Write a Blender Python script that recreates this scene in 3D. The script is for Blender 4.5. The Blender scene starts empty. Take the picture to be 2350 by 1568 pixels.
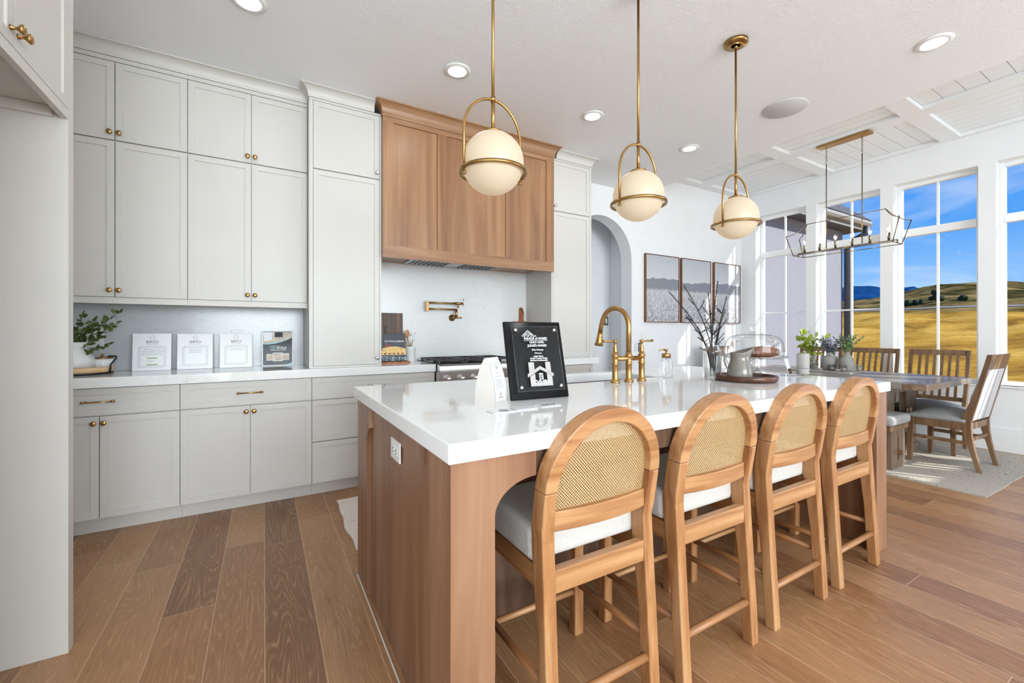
import bpy, bmesh, math, random
from mathutils import Vector, Matrix
sc = bpy.context.scene
COL = sc.collection
PI = math.pi
random.seed(7)

# ------------------------------------------------------------------ camera, world, sun, lights, exposure
cd = bpy.data.cameras.new('camera'); cam = bpy.data.objects.new('camera', cd); COL.objects.link(cam)
cam.location = (0, 0, 1.182); cam.rotation_euler = (PI/2, 0, math.radians(-30.28))
cd.sensor_width = 36; cd.lens = 14.938; cd.shift_y = -0.0092; cd.clip_start = 0.05; cd.clip_end = 9000
sc.camera = cam
sc.view_settings.view_transform = 'Standard'; sc.view_settings.look = 'None'
sc.view_settings.exposure = 0.12; sc.view_settings.gamma = 1.0; sc.view_settings.use_curve_mapping = False
sc.cycles.max_bounces = 10; sc.cycles.diffuse_bounces = 5; sc.cycles.glossy_bounces = 4
sc.cycles.transparent_max_bounces = 16; sc.cycles.transmission_bounces = 6
sc.cycles.caustics_reflective = False; sc.cycles.caustics_refractive = False
sc.cycles.sample_clamp_indirect = 6; sc.cycles.blur_glossy = 0.5

SUN_DIR = Vector((-0.468, 0.709, -0.527))
SUN_E = 5.5

def world():
    w = bpy.data.worlds.new('world'); sc.world = w; w.use_nodes = True
    nt = w.node_tree; nt.nodes.clear(); N = nt.nodes.new; L = nt.links.new
    out = N('ShaderNodeOutputWorld'); bg = N('ShaderNodeBackground'); L(bg.outputs[0], out.inputs[0])
    tc = N('ShaderNodeTexCoord'); sp = N('ShaderNodeSeparateXYZ'); L(tc.outputs['Generated'], sp.inputs[0])
    r = N('ShaderNodeValToRGB'); L(sp.outputs[2], r.inputs[0])
    e = r.color_ramp.elements
    e[0].position = 0.0; e[0].color = (0.42, 0.66, 0.95, 1)
    e[1].position = 0.9; e[1].color = (0.05, 0.16, 0.55, 1)
    for p, c in ((0.06, (0.33, 0.60, 0.98, 1)), (0.18, (0.10, 0.37, 0.93, 1)), (0.32, (0.055, 0.29, 0.88, 1))):
        k = e.new(p); k.color = c
    mp = N('ShaderNodeMapping'); mp.inputs['Scale'].default_value = (2.2, 2.2, 7.0); mp.inputs['Location'].default_value = (0.3, 0.9, 0.2)
    L(tc.outputs['Generated'], mp.inputs[0])
    n = N('ShaderNodeTexNoise'); n.inputs['Scale'].default_value = 1.6; n.inputs['Detail'].default_value = 9; n.inputs['Distortion'].default_value = 0.9
    L(mp.outputs[0], n.inputs[0])
    r2 = N('ShaderNodeValToRGB'); L(n.outputs[0], r2.inputs[0]); r2.color_ramp.elements[0].position = 0.52; r2.color_ramp.elements[1].position = 0.78
    r2.color_ramp.elements[1].color = (0.62, 0.62, 0.62, 1)
    mx = N('ShaderNodeMixRGB'); L(r2.outputs[0], mx.inputs[0]); L(r.outputs[0], mx.inputs[1]); mx.inputs[2].default_value = (0.85, 0.92, 1.0, 1)
    L(mx.outputs[0], bg.inputs[0]); bg.inputs[1].default_value = 0.94
world()

def lamp(name, kind, loc, energy, color=(1, 1, 1), rot=(0, 0, 0), **kw):
    d = bpy.data.lights.new(name, kind); d.energy = energy; d.color = color
    for k, v in kw.items(): setattr(d, k, v)
    o = bpy.data.objects.new(name, d); COL.objects.link(o); o.location = loc; o.rotation_euler = rot
    return o
s = lamp('sun', 'SUN', (12, -8, 9), SUN_E, (1, 0.955, 0.88), angle=math.radians(0.6))
s.rotation_euler = SUN_DIR.to_track_quat('-Z', 'Y').to_euler()
# added fill lamps out of view, standing in for daylight; they brighten cabinets and ceiling
lamp('rear_fill', 'AREA', (1.0, -5.8, 1.75), 410, (0.815, 0.92, 0.985), (math.radians(94), 0, 0), shape='RECTANGLE', size=4.4, size_y=2.1)
lamp('side_fill', 'AREA', (6.2, -2.2, 1.3), 105, (0.76, 0.91, 1.0), (math.radians(142), 0, PI/2), shape='RECTANGLE', size=3.0, size_y=2.2)
lamp('left_fill', 'AREA', (-1.2, -1.2, 1.0), 72, (0.76, 0.91, 1.0), (math.radians(152), 0, -PI/2), shape='RECTANGLE', size=3.0, size_y=1.8)
CAN_E = 1.7
CANS = [(1.122, 2.65), (2.307, 2.65), (3.51, 2.65), (-0.07, 2.65), (3.51, 0.935), (1.12, -0.6), (2.3, -1.6), (3.5, -1.6), (5.2, -1.0)]

# ------------------------------------------------------------------ node material helpers
MATS = {}
class NT:
    def __init__(self, name):
        m = bpy.data.materials.new(name); m.use_nodes = True; self.m = m
        self.t = m.node_tree; self.t.nodes.clear()
        self.out = self.n('ShaderNodeOutputMaterial')
        MATS[name] = m
    def n(self, kind, **kw):
        o = self.t.nodes.new(kind)
        for k, v in kw.items(): setattr(o, k, v)
        return o
    def l(self, a, b): self.t.links.new(a, b)
    def bsdf(self, color=(0.8, 0.8, 0.8), rough=0.5, metal=0.0, **kw):
        b = self.n('ShaderNodeBsdfPrincipled')
        b.inputs['Base Color'].default_value = (*color, 1); b.inputs['Roughness'].default_value = rough
        b.inputs['Metallic'].default_value = metal
        for k, v in kw.items(): b.inputs[k].default_value = v
        self.l(b.outputs[0], self.out.inputs[0]); self.b = b
        return b
    def coord(self, scale=(1, 1, 1), rot=(0, 0, 0), loc=(0, 0, 0), src='Object'):
        tc = self.n('ShaderNodeTexCoord'); mp = self.n('ShaderNodeMapping')
        mp.inputs['Scale'].default_value = scale; mp.inputs['Rotation'].default_value = rot; mp.inputs['Location'].default_value = loc
        self.l(tc.outputs[src], mp.inputs[0]); return mp.outputs[0]
    def noise(self, vec, scale=5, detail=4, rough=0.5, dist=0.0):
        n = self.n('ShaderNodeTexNoise'); n.inputs['Scale'].default_value = scale; n.inputs['Detail'].default_value = detail
        n.inputs['Roughness'].default_value = rough; n.inputs['Distortion'].default_value = dist
        if vec is not None: self.l(vec, n.inputs[0])
        return n.outputs[0]
    def ramp(self, fac, stops):
        r = self.n('ShaderNodeValToRGB'); e = r.color_ramp.elements
        while len(e) < len(stops): e.new(0.5)
        for k, (p, c) in zip(e, stops): k.position = p; k.color = (*c, 1) if len(c) == 3 else c
        self.l(fac, r.inputs[0]); return r.outputs[0]
    def math(self, op, a, b=None, c=None):
        m = self.n('ShaderNodeMath', operation=op)
        for i, v in enumerate((a, b, c)):
            if v is None: continue
            if hasattr(v, 'links') or hasattr(v, 'is_linked'): self.l(v, m.inputs[i])
            else: m.inputs[i].default_value = v
        return m.outputs[0]
    def mix(self, fac, a, b, mode='MIX'):
        m = self.n('ShaderNodeMixRGB', blend_type=mode)
        for i, v in enumerate((fac, a, b)):
            if hasattr(v, 'is_linked'): self.l(v, m.inputs[i])
            elif i == 0: m.inputs[0].default_value = v
            else: m.inputs[i].default_value = (*v, 1)
        return m.outputs[0]
    def bump(self, h, strength=0.2, dist=0.01):
        b = self.n('ShaderNodeBump'); b.inputs['Strength'].default_value = strength; b.inputs['Distance'].default_value = dist
        self.l(h, b.inputs['Height']); self.l(b.outputs[0], self.b.inputs['Normal'])

def simple(name, color, rough=0.5, metal=0.0, var=0.04, vscale=6, bump=0.0, bscale=60, **kw):
    t = NT(name); t.bsdf(color, rough, metal, **kw)
    v = t.coord()
    if var:
        f = t.noise(v, vscale, 3)
        a = tuple(c*(1-var) for c in color); b = tuple(min(1, c*(1+var)) for c in color)
        t.l(t.ramp(f, [(0.3, a), (0.7, b)]), t.b.inputs['Base Color'])
    if bump: t.bump(t.noise(v, bscale, 3), bump, 0.003)
    return t.m
def s2l(r, g, b):
    f = lambda c: (c/255/12.92) if c/255 <= 0.04045 else ((c/255+0.055)/1.055)**2.4
    return (f(r), f(g), f(b))

def wood(name, c1, c2, c3, axis='z', scale=1.0, rough=0.42, board=0.0, boardaxis='x', bumps=0.05, spec=0.5):
    """wood whose grain runs along axis; board>0 adds tone changes between glued boards of that width"""
    t = NT(name); t.bsdf(c1, rough); t.b.inputs['Specular IOR Level'].default_value = spec
    st = {'x': (0.9, 14, 14), 'y': (14, 0.9, 14), 'z': (14, 14, 0.9)}[axis]
    v = t.coord(tuple(q*scale for q in st))
    f = t.noise(v, 1.0, 6, 0.55, 1.4)
    v2 = t.coord(tuple(q*scale*5 for q in st)); g = t.noise(v2, 1.4, 4, 0.6, 0.3)
    v3 = t.coord((2.2, 2.2, 2.2)); h = t.noise(v3, 1.0, 2)
    col = t.ramp(f, [(0.30, c1), (0.52, c2), (0.72, c3)])
    col = t.mix(t.math('MULTIPLY', g, 0.30), col, c1, 'MIX')
    col = t.mix(0.35, col, t.ramp(h, [(0.35, (0.80, 0.78, 0.76)), (0.65, (1, 1, 1))]), 'MULTIPLY')
    if board:
        sp = t.n('ShaderNodeSeparateXYZ'); tc = t.n('ShaderNodeTexCoord'); t.l(tc.outputs['Object'], sp.inputs[0])
        i = {'x': 0, 'y': 1, 'z': 2}[boardaxis]
        k = t.math('FLOOR', t.math('DIVIDE', sp.outputs[i], board))
        wn = t.n('ShaderNodeTexWhiteNoise', noise_dimensions='1D'); t.l(k, wn.inputs['W'])
        col = t.mix(0.5, col, t.ramp(wn.outputs['Value'], [(0.0, (0.74, 0.70, 0.66)), (0.5, (0.95, 0.93, 0.9)), (1.0, (1.12, 1.1, 1.04))]), 'MULTIPLY')
    t.l(col, t.b.inputs['Base Color'])
    if bumps: t.bump(g, bumps, 0.002)
    return t.m

def glassy(name, tint=(1, 1, 1), refl=1.0, rough=0.02, dark=0.0):
    """clear glass as thin sheets: reflection by angle over what lies behind"""
    t = NT(name)
    tr = t.n('ShaderNodeBsdfTransparent'); tr.inputs[0].default_value = (*tint, 1)
    gl = t.n('ShaderNodeBsdfGlossy'); gl.inputs['Roughness'].default_value = rough; gl.inputs[0].default_value = (1, 1, 1, 1)
    lw = t.n('ShaderNodeLayerWeight'); lw.inputs[0].default_value = 0.35
    f = t.math('MULTIPLY', lw.outputs['Fresnel'], refl)
    if dark:
        r = t.ramp(lw.outputs['Facing'], [(0.45, tint), (0.97, tuple(c*(1-dark) for c in tint))])
        t.l(r, tr.inputs[0])
    mx = t.n('ShaderNodeMixShader'); t.l(f, mx.inputs[0]); t.l(tr.outputs[0], mx.inputs[1]); t.l(gl.outputs[0], mx.inputs[2])
    t.l(mx.outputs[0], t.out.inputs[0]); return t.m

def emis(name, color, strength, base=(0.8, 0.8, 0.8)):
    t = NT(name); t.bsdf(base, 0.4); t.b.inputs['Emission Color'].default_value = (*color, 1); t.b.inputs['Emission Strength'].default_value = strength
    return t.m

# ---- materials
cab = simple('cabinet_paint', s2l(208, 205, 199), 0.42, var=0.015, vscale=3)
wallm = simple('wall_paint', s2l(235, 237, 239), 0.75, var=0.01, bump=0.05, bscale=160)
trimm = simple('trim_paint', s2l(236, 238, 239), 0.4, var=0.005)
def mk_ceiling():
    t = NT('ceiling_plaster'); t.bsdf(s2l(245, 247, 249), 0.8)
    v = t.coord((1, 1, 1)); n = t.noise(v, 34, 5, 0.6, 1.2)
    r = t.ramp(n, [(0.42, (0, 0, 0)), (0.62, (1, 1, 1))]); t.bump(r, 0.22, 0.005); return t.m
ceilm = mk_ceiling()
def mk_quartz(name, base, vein, amt, rough):
    t = NT(name); t.bsdf(base, rough); t.b.inputs['Specular IOR Level'].default_value = 0.6
    v = t.coord((1, 1, 2)); n = t.noise(v, 2.4, 8, 0.62, 1.6)
    r = t.ramp(n, [(0.485, (0, 0, 0)), (0.5, (1, 1, 1)), (0.515, (0, 0, 0))])
    m = t.noise(v, 1.7, 3); mm = t.math('MULTIPLY', t.math('MULTIPLY', r, amt), t.ramp(m, [(0.45, (0, 0, 0)), (0.65, (1, 1, 1))]))
    t.l(t.mix(mm, base, vein), t.b.inputs['Base Color']); return t.m
quartz = mk_quartz('white_quartz', s2l(240, 241, 240), s2l(200, 197, 192), 0.3, 0.06)
splash = mk_quartz('splash_marble', s2l(224, 225, 223), s2l(190, 184, 176), 0.35, 0.22)

splash_shade = mk_quartz('shaded_niche_marble', s2l(196, 199, 201), s2l(164, 160, 154), 0.35, 0.22)  # same marble as splash, with the upper cabinets' shade put into its colour
def mk_floor():
    t = NT('plank_floor'); t.bsdf((0.3, 0.2, 0.12), 0.3); t.b.inputs['Specular IOR Level'].default_value = 0.5
    tc = t.n('ShaderNodeTexCoord'); sp = t.n('ShaderNodeSeparateXYZ'); t.l(tc.outputs['Object'], sp.inputs[0])
    X, Y = sp.outputs[0], sp.outputs[1]
    W = 0.1845
    xs = t.math('DIVIDE', t.math('SUBTRACT', X, 0.003), W); ix = t.math('FLOOR', xs); fx = t.math('FRACT', xs)
    w1 = t.n('ShaderNodeTexWhiteNoise', noise_dimensions='1D'); t.l(ix, w1.inputs['W'])
    LEN = 1.55
    ys = t.math('ADD', t.math('DIVIDE', Y, LEN), t.math('MULTIPLY', w1.outputs['Value'], 7.3)); iy = t.math('FLOOR', ys); fy = t.math('FRACT', ys)
    cb = t.n('ShaderNodeCombineXYZ'); t.l(ix, cb.inputs[0]); t.l(iy, cb.inputs[1])
    w2 = t.n('ShaderNodeTexWhiteNoise', noise_dimensions='2D'); t.l(cb.outputs[0], w2.inputs['Vector'])
    # per plank shifted grain coordinates
    sh = t.n('ShaderNodeVectorMath', operation='MULTIPLY'); t.l(w2.outputs['Color'], sh.inputs[0]); sh.inputs[1].default_value = (13, 17, 9)
    ad = t.n('ShaderNodeVectorMath', operation='ADD'); t.l(tc.outputs['Object'], ad.inputs[0]); t.l(sh.outputs[0], ad.inputs[1])
    mp = t.n('ShaderNodeMapping'); mp.inputs['Scale'].default_value = (7.5, 0.85, 1); t.l(ad.outputs[0], mp.inputs[0])
    n = t.noise(mp.outputs[0], 1.0, 2, 0.45, 0.25)
    mpw = t.n('ShaderNodeMapping'); mpw.inputs['Scale'].default_value = (70, 22, 1); t.l(ad.outputs[0], mpw.inputs[0])
    nw = t.noise(mpw.outputs[0], 1.0, 2)
    rings = t.math('FRACT', t.math('ADD', t.math('MULTIPLY', n, 26.0), t.math('MULTIPLY', nw, 0.5)))
    tri = t.math('ABSOLUTE', t.math('SUBTRACT', rings, 0.5))
    ringl = t.ramp(tri, [(0.0, (1, 1, 1)), (0.16, (0.25, 0.25, 0.25)), (0.4, (0, 0, 0))])
    mp2 = t.n('ShaderNodeMapping'); mp2.inputs['Scale'].default_value = (110, 7, 1); t.l(ad.outputs[0], mp2.inputs[0])
    fine = t.noise(mp2.outputs[0], 1.0, 4, 0.65, 0.2)
    mp3 = t.n('ShaderNodeMapping'); mp3.inputs['Scale'].default_value = (3.4, 0.8, 1); t.l(ad.outputs[0], mp3.inputs[0])
    big = t.noise(mp3.outputs[0], 1.0, 3, 0.5, 0.4)
    base = t.ramp(w2.outputs['Value'], [(0.0, s2l(128, 88, 58)), (0.3, s2l(154, 110, 74)), (0.65, s2l(172, 130, 92)), (1.0, s2l(138, 97, 66))])
    c = t.mix(0.7, base, t.ramp(big, [(0.3, (0.76, 0.73, 0.70)), (0.5, (1, 1, 1)), (0.75, (1.15, 1.12, 1.08))]), 'MULTIPLY')
    c = t.mix(t.math('MULTIPLY', ringl, t.ramp(fine, [(0.38, (0.0,)*3), (0.62, (0.55,)*3)])), c, s2l(206, 166, 124))
    c = t.mix(t.ramp(fine, [(0.30, (0.35,)*3), (0.42, (0,)*3)]), c, s2l(92, 60, 38))
    c = t.mix(t.ramp(fine, [(0.64, (0,)*3), (0.76, (0.28,)*3)]), c, s2l(200, 160, 120))
    # knots
    vo = t.n('ShaderNodeTexVoronoi'); mp4 = t.n('ShaderNodeMapping'); mp4.inputs['Scale'].default_value = (2.4, 1.1, 1); t.l(ad.outputs[0], mp4.inputs[0]); t.l(mp4.outputs[0], vo.inputs['Vector'])
    vo.inputs['Scale'].default_value = 1.0
    c = t.mix(t.ramp(vo.outputs['Distance'], [(0.025, (0.85,)*3), (0.06, (0,)*3)]), c, s2l(60, 38, 25))
    # seams
    ex = t.math('MINIMUM', fx, t.math('SUBTRACT', 1.0, fx)); ey = t.math('MINIMUM', fy, t.math('SUBTRACT', 1.0, fy))
    sx = t.math('LESS_THAN', ex, 0.007); sy = t.math('LESS_THAN', ey, 0.0008)
    seam = t.math('MAXIMUM', sx, sy)
    c = t.mix(t.math('MULTIPLY', seam, 0.85), c, s2l(206, 176, 146))
    t.l(c, t.b.inputs['Base Color'])
    t.l(t.ramp(fine, [(0.3, (0.30,)*3), (0.7, (0.42,)*3)]), t.b.inputs['Roughness'])
    hgt = t.math('SUBTRACT', t.math('MULTIPLY', fine, 0.25), seam); t.bump(hgt, 0.12, 0.002)
    return t.m
floorm = mk_floor()
islw = wood('island_maple', s2l(122, 84, 60), s2l(152, 112, 84), s2l(172, 134, 106), 'z', 0.5, 0.38)
hoodw = wood('hood_maple', s2l(132, 92, 64), s2l(164, 122, 88), s2l(184, 145, 108), 'z', 0.5, 0.36, board=0.118)
hoodwx = wood('hood_rail_maple', s2l(132, 92, 64), s2l(164, 122, 88), s2l(184, 145, 108), 'x', 0.7, 0.36)
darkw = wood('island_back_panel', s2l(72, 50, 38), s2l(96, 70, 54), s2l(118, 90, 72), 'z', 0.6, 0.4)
stoolw = wood('stool_oak', s2l(128, 76, 42), s2l(182, 132, 86), s2l(208, 166, 120), 'z', 1.1, 0.36)
stoolwx = wood('stool_oak_rail', s2l(142, 90, 52), s2l(190, 142, 96), s2l(212, 170, 124), 'x', 1.0, 0.36)
stoolwy = wood('stool_oak_side', s2l(140, 86, 48), s2l(172, 120, 76), s2l(192, 146, 100), 'y', 1.0, 0.36)
chairw = wood('chair_walnut', s2l(92, 68, 48), s2l(126, 96, 68), s2l(148, 118, 88), 'z', 1.0, 0.4)
tablew = wood('table_wood', s2l(112, 104, 98), s2l(140, 133, 127), s2l(160, 154, 148), 'y', 0.8, 0.36)
tablel = wood('trestle_wood', s2l(84, 66, 52), s2l(122, 102, 84), s2l(146, 126, 108), 'z', 0.8, 0.35)
boardw = wood('acacia_board', s2l(122, 62, 26), s2l(178, 100, 50), s2l(205, 132, 74), 'z', 1.5, 0.4)
walnut = wood('walnut_board', s2l(58, 42, 34), s2l(92, 68, 54), s2l(130, 100, 80), 'z', 1.2, 0.5)
walnutd = wood('walnut_tray', s2l(58, 30, 16), s2l(92, 52, 30), s2l(120, 74, 46), 'x', 1.2, 0.35)
palew = wood('pale_wood', s2l(200, 160, 112), s2l(220, 184, 140), s2l(232, 202, 162), 'x', 1.0, 0.5)
spoonw = simple('spoon_wood', s2l(186, 132, 82), 0.5, var=0.1, vscale=20)
brass = simple('brushed_brass', (0.46, 0.27, 0.10), 0.30, 1.0, var=0.05, vscale=30)
bronze = simple('aged_brass', (0.42, 0.25, 0.09), 0.28, 1.0, var=0.05, vscale=30)
chandm = simple('chandelier_metal', (0.16, 0.13, 0.08), 0.35, 0.9, var=0.05)
nickel = simple('satin_nickel', (0.72, 0.70, 0.66), 0.3, 1.0, var=0.02)
steel = simple('stainless_steel', (0.74, 0.73, 0.72), 0.33, 1.0, var=0.04, vscale=3)
steeld = simple('sink_steel', (0.42, 0.42, 0.43), 0.35, 0.9, var=0.04, vscale=3)
black = simple('black_iron', (0.012, 0.012, 0.013), 0.4, var=0.1)
blackg = simple('black_gloss', (0.005, 0.005, 0.006), 0.10, var=0, **{'Specular IOR Level': 0.16})
whitec = simple('white_ceramic', s2l(232, 233, 232), 0.22, var=0.01)
whitemat = simple('matte_white_ceramic', s2l(212, 206, 200), 0.6, var=0.02)
greyc = simple('grey_stoneware', s2l(122, 117, 108), 0.12, var=0.06, vscale=10)
greym = simple('grey_matte', s2l(160, 157, 152), 0.6, var=0.03)
greyvase = simple('grey_vase_glaze', s2l(150, 148, 143), 0.6, var=0.05, bump=0.1, bscale=90)
spkm = simple('speaker_grille', s2l(205, 205, 204), 0.7, var=0)
plastic = simple('white_plastic', s2l(236, 236, 234), 0.35, var=0)
slotm = simple('dark_slot', (0.02, 0.02, 0.02), 0.6, var=0)
greypl = simple('grey_plate', s2l(92, 92, 92), 0.4, var=0)
paper = simple('white_card', s2l(232, 233, 235), 0.3, var=0.005)
inkg = simple('grey_ink', s2l(96, 98, 102), 0.6, var=0)
inkl = simple('light_grey_ink', s2l(150, 153, 158), 0.6, var=0)
inkw = simple('white_print', s2l(232, 232, 232), 0.4, var=0)
green = simple('green_print', s2l(138, 168, 118), 0.5, var=0)
bluep = simple('light_blue_print', s2l(140, 190, 205), 0.4, var=0)
silver = simple('engraved_silver', s2l(170, 165, 162), 0.4, 0.0, var=0.12, vscale=40)
boucle = simple('cream_boucle', s2l(206, 203, 197), 0.95, var=0.05, vscale=120, bump=0.9, bscale=260)
upholm = simple('grey_upholstery', s2l(150, 150, 149), 0.9, var=0.04, vscale=200, bump=0.3, bscale=420)
upholw = simple('pale_upholstery', s2l(196, 197, 198), 0.9, var=0.04, vscale=200, bump=0.3, bscale=420)
globe = emis('opal_globe', (1.0, 0.70, 0.40), 0.33, s2l(168, 160, 144))
canm = emis('lamp_lens', (1.0, 0.98, 0.95), 6.0)
bulbm = emis('bulb_filament', (1.0, 0.72, 0.42), 9.0)
glassw = glassy('window_glass', (0.99, 1.0, 1.0), 0.008)
glassc = glassy('clear_glass', (0.99, 0.995, 0.995), 0.6, 0.03, 0.45)
glassb = glassy('bulb_glass', (1, 0.98, 0.95), 0.5, 0.03, 0.3)
acryl = glassy('acrylic', (0.96, 0.98, 0.99), 0.16, 0.03, 0.2)
stucco = simple('lilac_stucco', s2l(146, 146, 158), 0.9, var=0.03, bump=0.3, bscale=50)
soffm = simple('eave_boards', s2l(92, 96, 108), 0.7, var=0.05)
fasc = simple('gutter_metal', s2l(150, 146, 142), 0.5, var=0.03)
dspout = simple('downspout_metal', s2l(74, 78, 86), 0.5, var=0.03)
bread = simple('bread_crust', s2l(116, 66, 36), 0.6, var=0.3, vscale=25, bump=0.3, bscale=30)
wax = simple('candle_wax', s2l(226, 214, 178), 0.5, var=0.02)
def mk_shingle():
    t = NT('roof_shingles'); t.bsdf((0.2, 0.2, 0.2), 0.9)
    b = t.n('ShaderNodeTexBrick'); t.l(t.coord((1, 1, 1)), b.inputs[0]); b.inputs['Scale'].default_value = 6
    b.inputs['Color1'].default_value = (*s2l(112, 112, 118), 1); b.inputs['Color2'].default_value = (*s2l(88, 88, 96), 1); b.inputs['Mortar'].default_value = (*s2l(50, 50, 55), 1)
    b.inputs['Mortar Size'].default_value = 0.03
    t.l(b.outputs[0], t.b.inputs['Base Color']); return t.m
shingle = mk_shingle()
def mk_cane():
    t = NT('woven_cane'); b = t.bsdf(s2l(206, 172, 122), 0.55)
    sp = t.n('ShaderNodeSeparateXYZ'); tc = t.n('ShaderNodeTexCoord'); t.l(tc.outputs['Object'], sp.inputs[0])
    k = 2*PI/0.0095
    a = t.math('MULTIPLY', sp.outputs[0], k); c = t.math('MULTIPLY', sp.outputs[2], k)
    u = t.math('COSINE', t.math('MULTIPLY', t.math('ADD', a, c), 0.5)); v = t.math('COSINE', t.math('MULTIPLY', t.math('SUBTRACT', a, c), 0.5))
    h = t.math('ABSOLUTE', t.math('MULTIPLY', u, v))
    hole = t.math('GREATER_THAN', h, 0.60)
    w = t.math('ABSOLUTE', t.math('SINE', t.math('MULTIPLY', a, 1.5)))
    t.l(t.mix(w, s2l(218, 190, 144), s2l(176, 140, 94)), b.inputs['Base Color'])
    tr = t.n('ShaderNodeBsdfTransparent'); mx = t.n('ShaderNodeMixShader'); t.l(hole, mx.inputs[0]); t.l(b.outputs[0], mx.inputs[1]); t.l(tr.outputs[0], mx.inputs[2])
    t.l(mx.outputs[0], t.out.inputs[0]); return t.m
cane = mk_cane()
def mk_art():
    t = NT('meadow_print'); t.bsdf((0.5, 0.5, 0.5), 0.25)
    tc = t.n('ShaderNodeTexCoord'); sp = t.n('ShaderNodeSeparateXYZ'); t.l(tc.outputs['Object'], sp.inputs[0])
    gi = t.n('ShaderNodeNewGeometry'); mpw = t.n('ShaderNodeMapping'); t.l(gi.outputs['Position'], mpw.inputs[0])
    n1 = t.noise(mpw.outputs[0], 3.0, 3); n2 = t.noise(mpw.outputs[0], 40, 4, 0.7)
    mpw2 = t.n('ShaderNodeMapping'); t.l(gi.outputs['Position'], mpw2.inputs[0]); mpw2.inputs['Scale'].default_value = (60, 60, 14)
    n3 = t.noise(mpw2.outputs[0], 1.0, 3, 0.6)
    z = t.math('ADD', sp.outputs[2], t.math('MULTIPLY', t.math('SUBTRACT', n1, 0.5), 0.16))
    z2 = t.math('ADD', sp.outputs[2], t.math('MULTIPLY', t.math('SUBTRACT', n3, 0.5), 0.14))
    sky = t.ramp(sp.outputs[2], [(0.5, s2l(205, 208, 210)), (0.9, s2l(178, 182, 188))])
    hill = t.mix(n2, s2l(118, 122, 132), s2l(150, 153, 160))
    gr = t.ramp(n2, [(0.35, s2l(120, 120, 126)), (0.5, s2l(178, 178, 182)), (0.68, s2l(224, 224, 226))])
    gr2 = t.ramp(n3, [(0.3, s2l(160, 162, 166)), (0.7, s2l(212, 212, 214))])
    gr = t.mix(t.ramp(sp.outputs[2], [(0.12, (0,)*3), (0.4, (1,)*3)]), gr, gr2)
    c = t.mix(t.math('LESS_THAN', z, 0.555), sky, hill)
    c = t.mix(t.math('LESS_THAN', z2, 0.43), c, gr)
    t.l(c, t.b.inputs['Base Color']); return t.m
artm = mk_art()
artwood = simple('art_frame_wood', s2l(120, 76, 44), 0.5, var=0.1, vscale=20)
def mk_rug(name, a, b, sc_):
    t = NT(name); t.bsdf(a, 0.95); v = t.coord((1, 1, 1))
    mpv = t.coord((sc_, sc_*2.6, 1)); n = t.noise(mpv, 1, 4, 0.75, 0.3); big = t.noise(v, 1.6, 3)
    m = t.math('MULTIPLY', t.ramp(n, [(0.56, (0,)*3), (0.64, (1,)*3)]), t.ramp(big, [(0.36, (0.25,)*3), (0.62, (1,)*3)]))
    t.l(t.mix(m, a, b), t.b.inputs['Base Color']); t.bump(t.noise(v, 140, 3), 0.6, 0.006); return t.m
rugm = mk_rug('speckled_rug', s2l(182, 175, 164), s2l(92, 74, 62), 26)
krugm = mk_rug('blush_rug', s2l(236, 224, 214), s2l(206, 180, 168), 12)
def mk_grass():
    t = NT('dry_grass'); t.bsdf((0.5, 0.4, 0.1), 1.0, **{'Specular IOR Level': 0.0})
    v = t.coord((1, 1, 1)); n = t.noise(t.coord((0.03, 0.11, 0.1)), 1, 5, 0.6, 0.8); f = t.noise(v, 2.2, 6, 0.75)
    m2 = t.noise(t.coord((0.009, 0.02, 0.05)), 1, 3)
    a = t.ramp(n, [(0.36, s2l(150, 110, 54)), (0.47, s2l(204, 156, 68)), (0.62, s2l(232, 188, 96))])
    a = t.mix(t.math('MULTIPLY', m2, 0.35), a, s2l(150, 124, 52))
    a = t.mix(0.8, a, t.ramp(f, [(0.34, (0.50, 0.47, 0.42)), (0.5, (0.92, 0.91, 0.88)), (0.62, (1.2, 1.18, 1.12))]), 'MULTIPLY')
    gi = t.n('ShaderNodeNewGeometry'); sp = t.n('ShaderNodeSeparateXYZ'); t.l(gi.outputs['Position'], sp.inputs[0])
    far = t.ramp(t.math('DIVIDE', sp.outputs[0], 400.0), [(0.37, (0,)*3), (0.40, (1,)*3)])
    slope = t.ramp(t.noise(t.coord((0.05, 0.05, 0.10)), 1, 8, 0.7), [(0.40, s2l(52, 52, 30)), (0.5, s2l(112, 98, 58)), (0.62, s2l(164, 138, 88))])
    t.l(t.mix(far, a, slope), t.b.inputs['Base Color']); return t.m
grassm = mk_grass()
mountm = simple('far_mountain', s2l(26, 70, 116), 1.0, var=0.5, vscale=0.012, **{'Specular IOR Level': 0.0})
bushm = simple('dark_bush', s2l(50, 64, 42), 1.0, var=0.3, vscale=3)
roadm = simple('road_surface', s2l(150, 148, 150), 0.9, var=0.05)
leafg = simple('eucalyptus_green', s2l(78, 96, 42), 0.5, var=0.45, vscale=14)
leafd = simple('dark_leaf', s2l(52, 66, 44), 0.5, var=0.3, vscale=14)
leafl = simple('lime_leaf', s2l(160, 176, 70), 0.5, var=0.25, vscale=20)
leafb = simple('blue_grey_leaf', s2l(104, 112, 124), 0.6, var=0.2, vscale=20)
leafw = simple('white_green_leaf', s2l(120, 146, 92), 0.5, var=0.5, vscale=40)
dryst = simple('dried_dark_stem', s2l(62, 58, 57), 0.8, var=0.15, vscale=30)
blackleather = simple('twine', s2l(40, 30, 24), 0.8, var=0)

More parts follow.
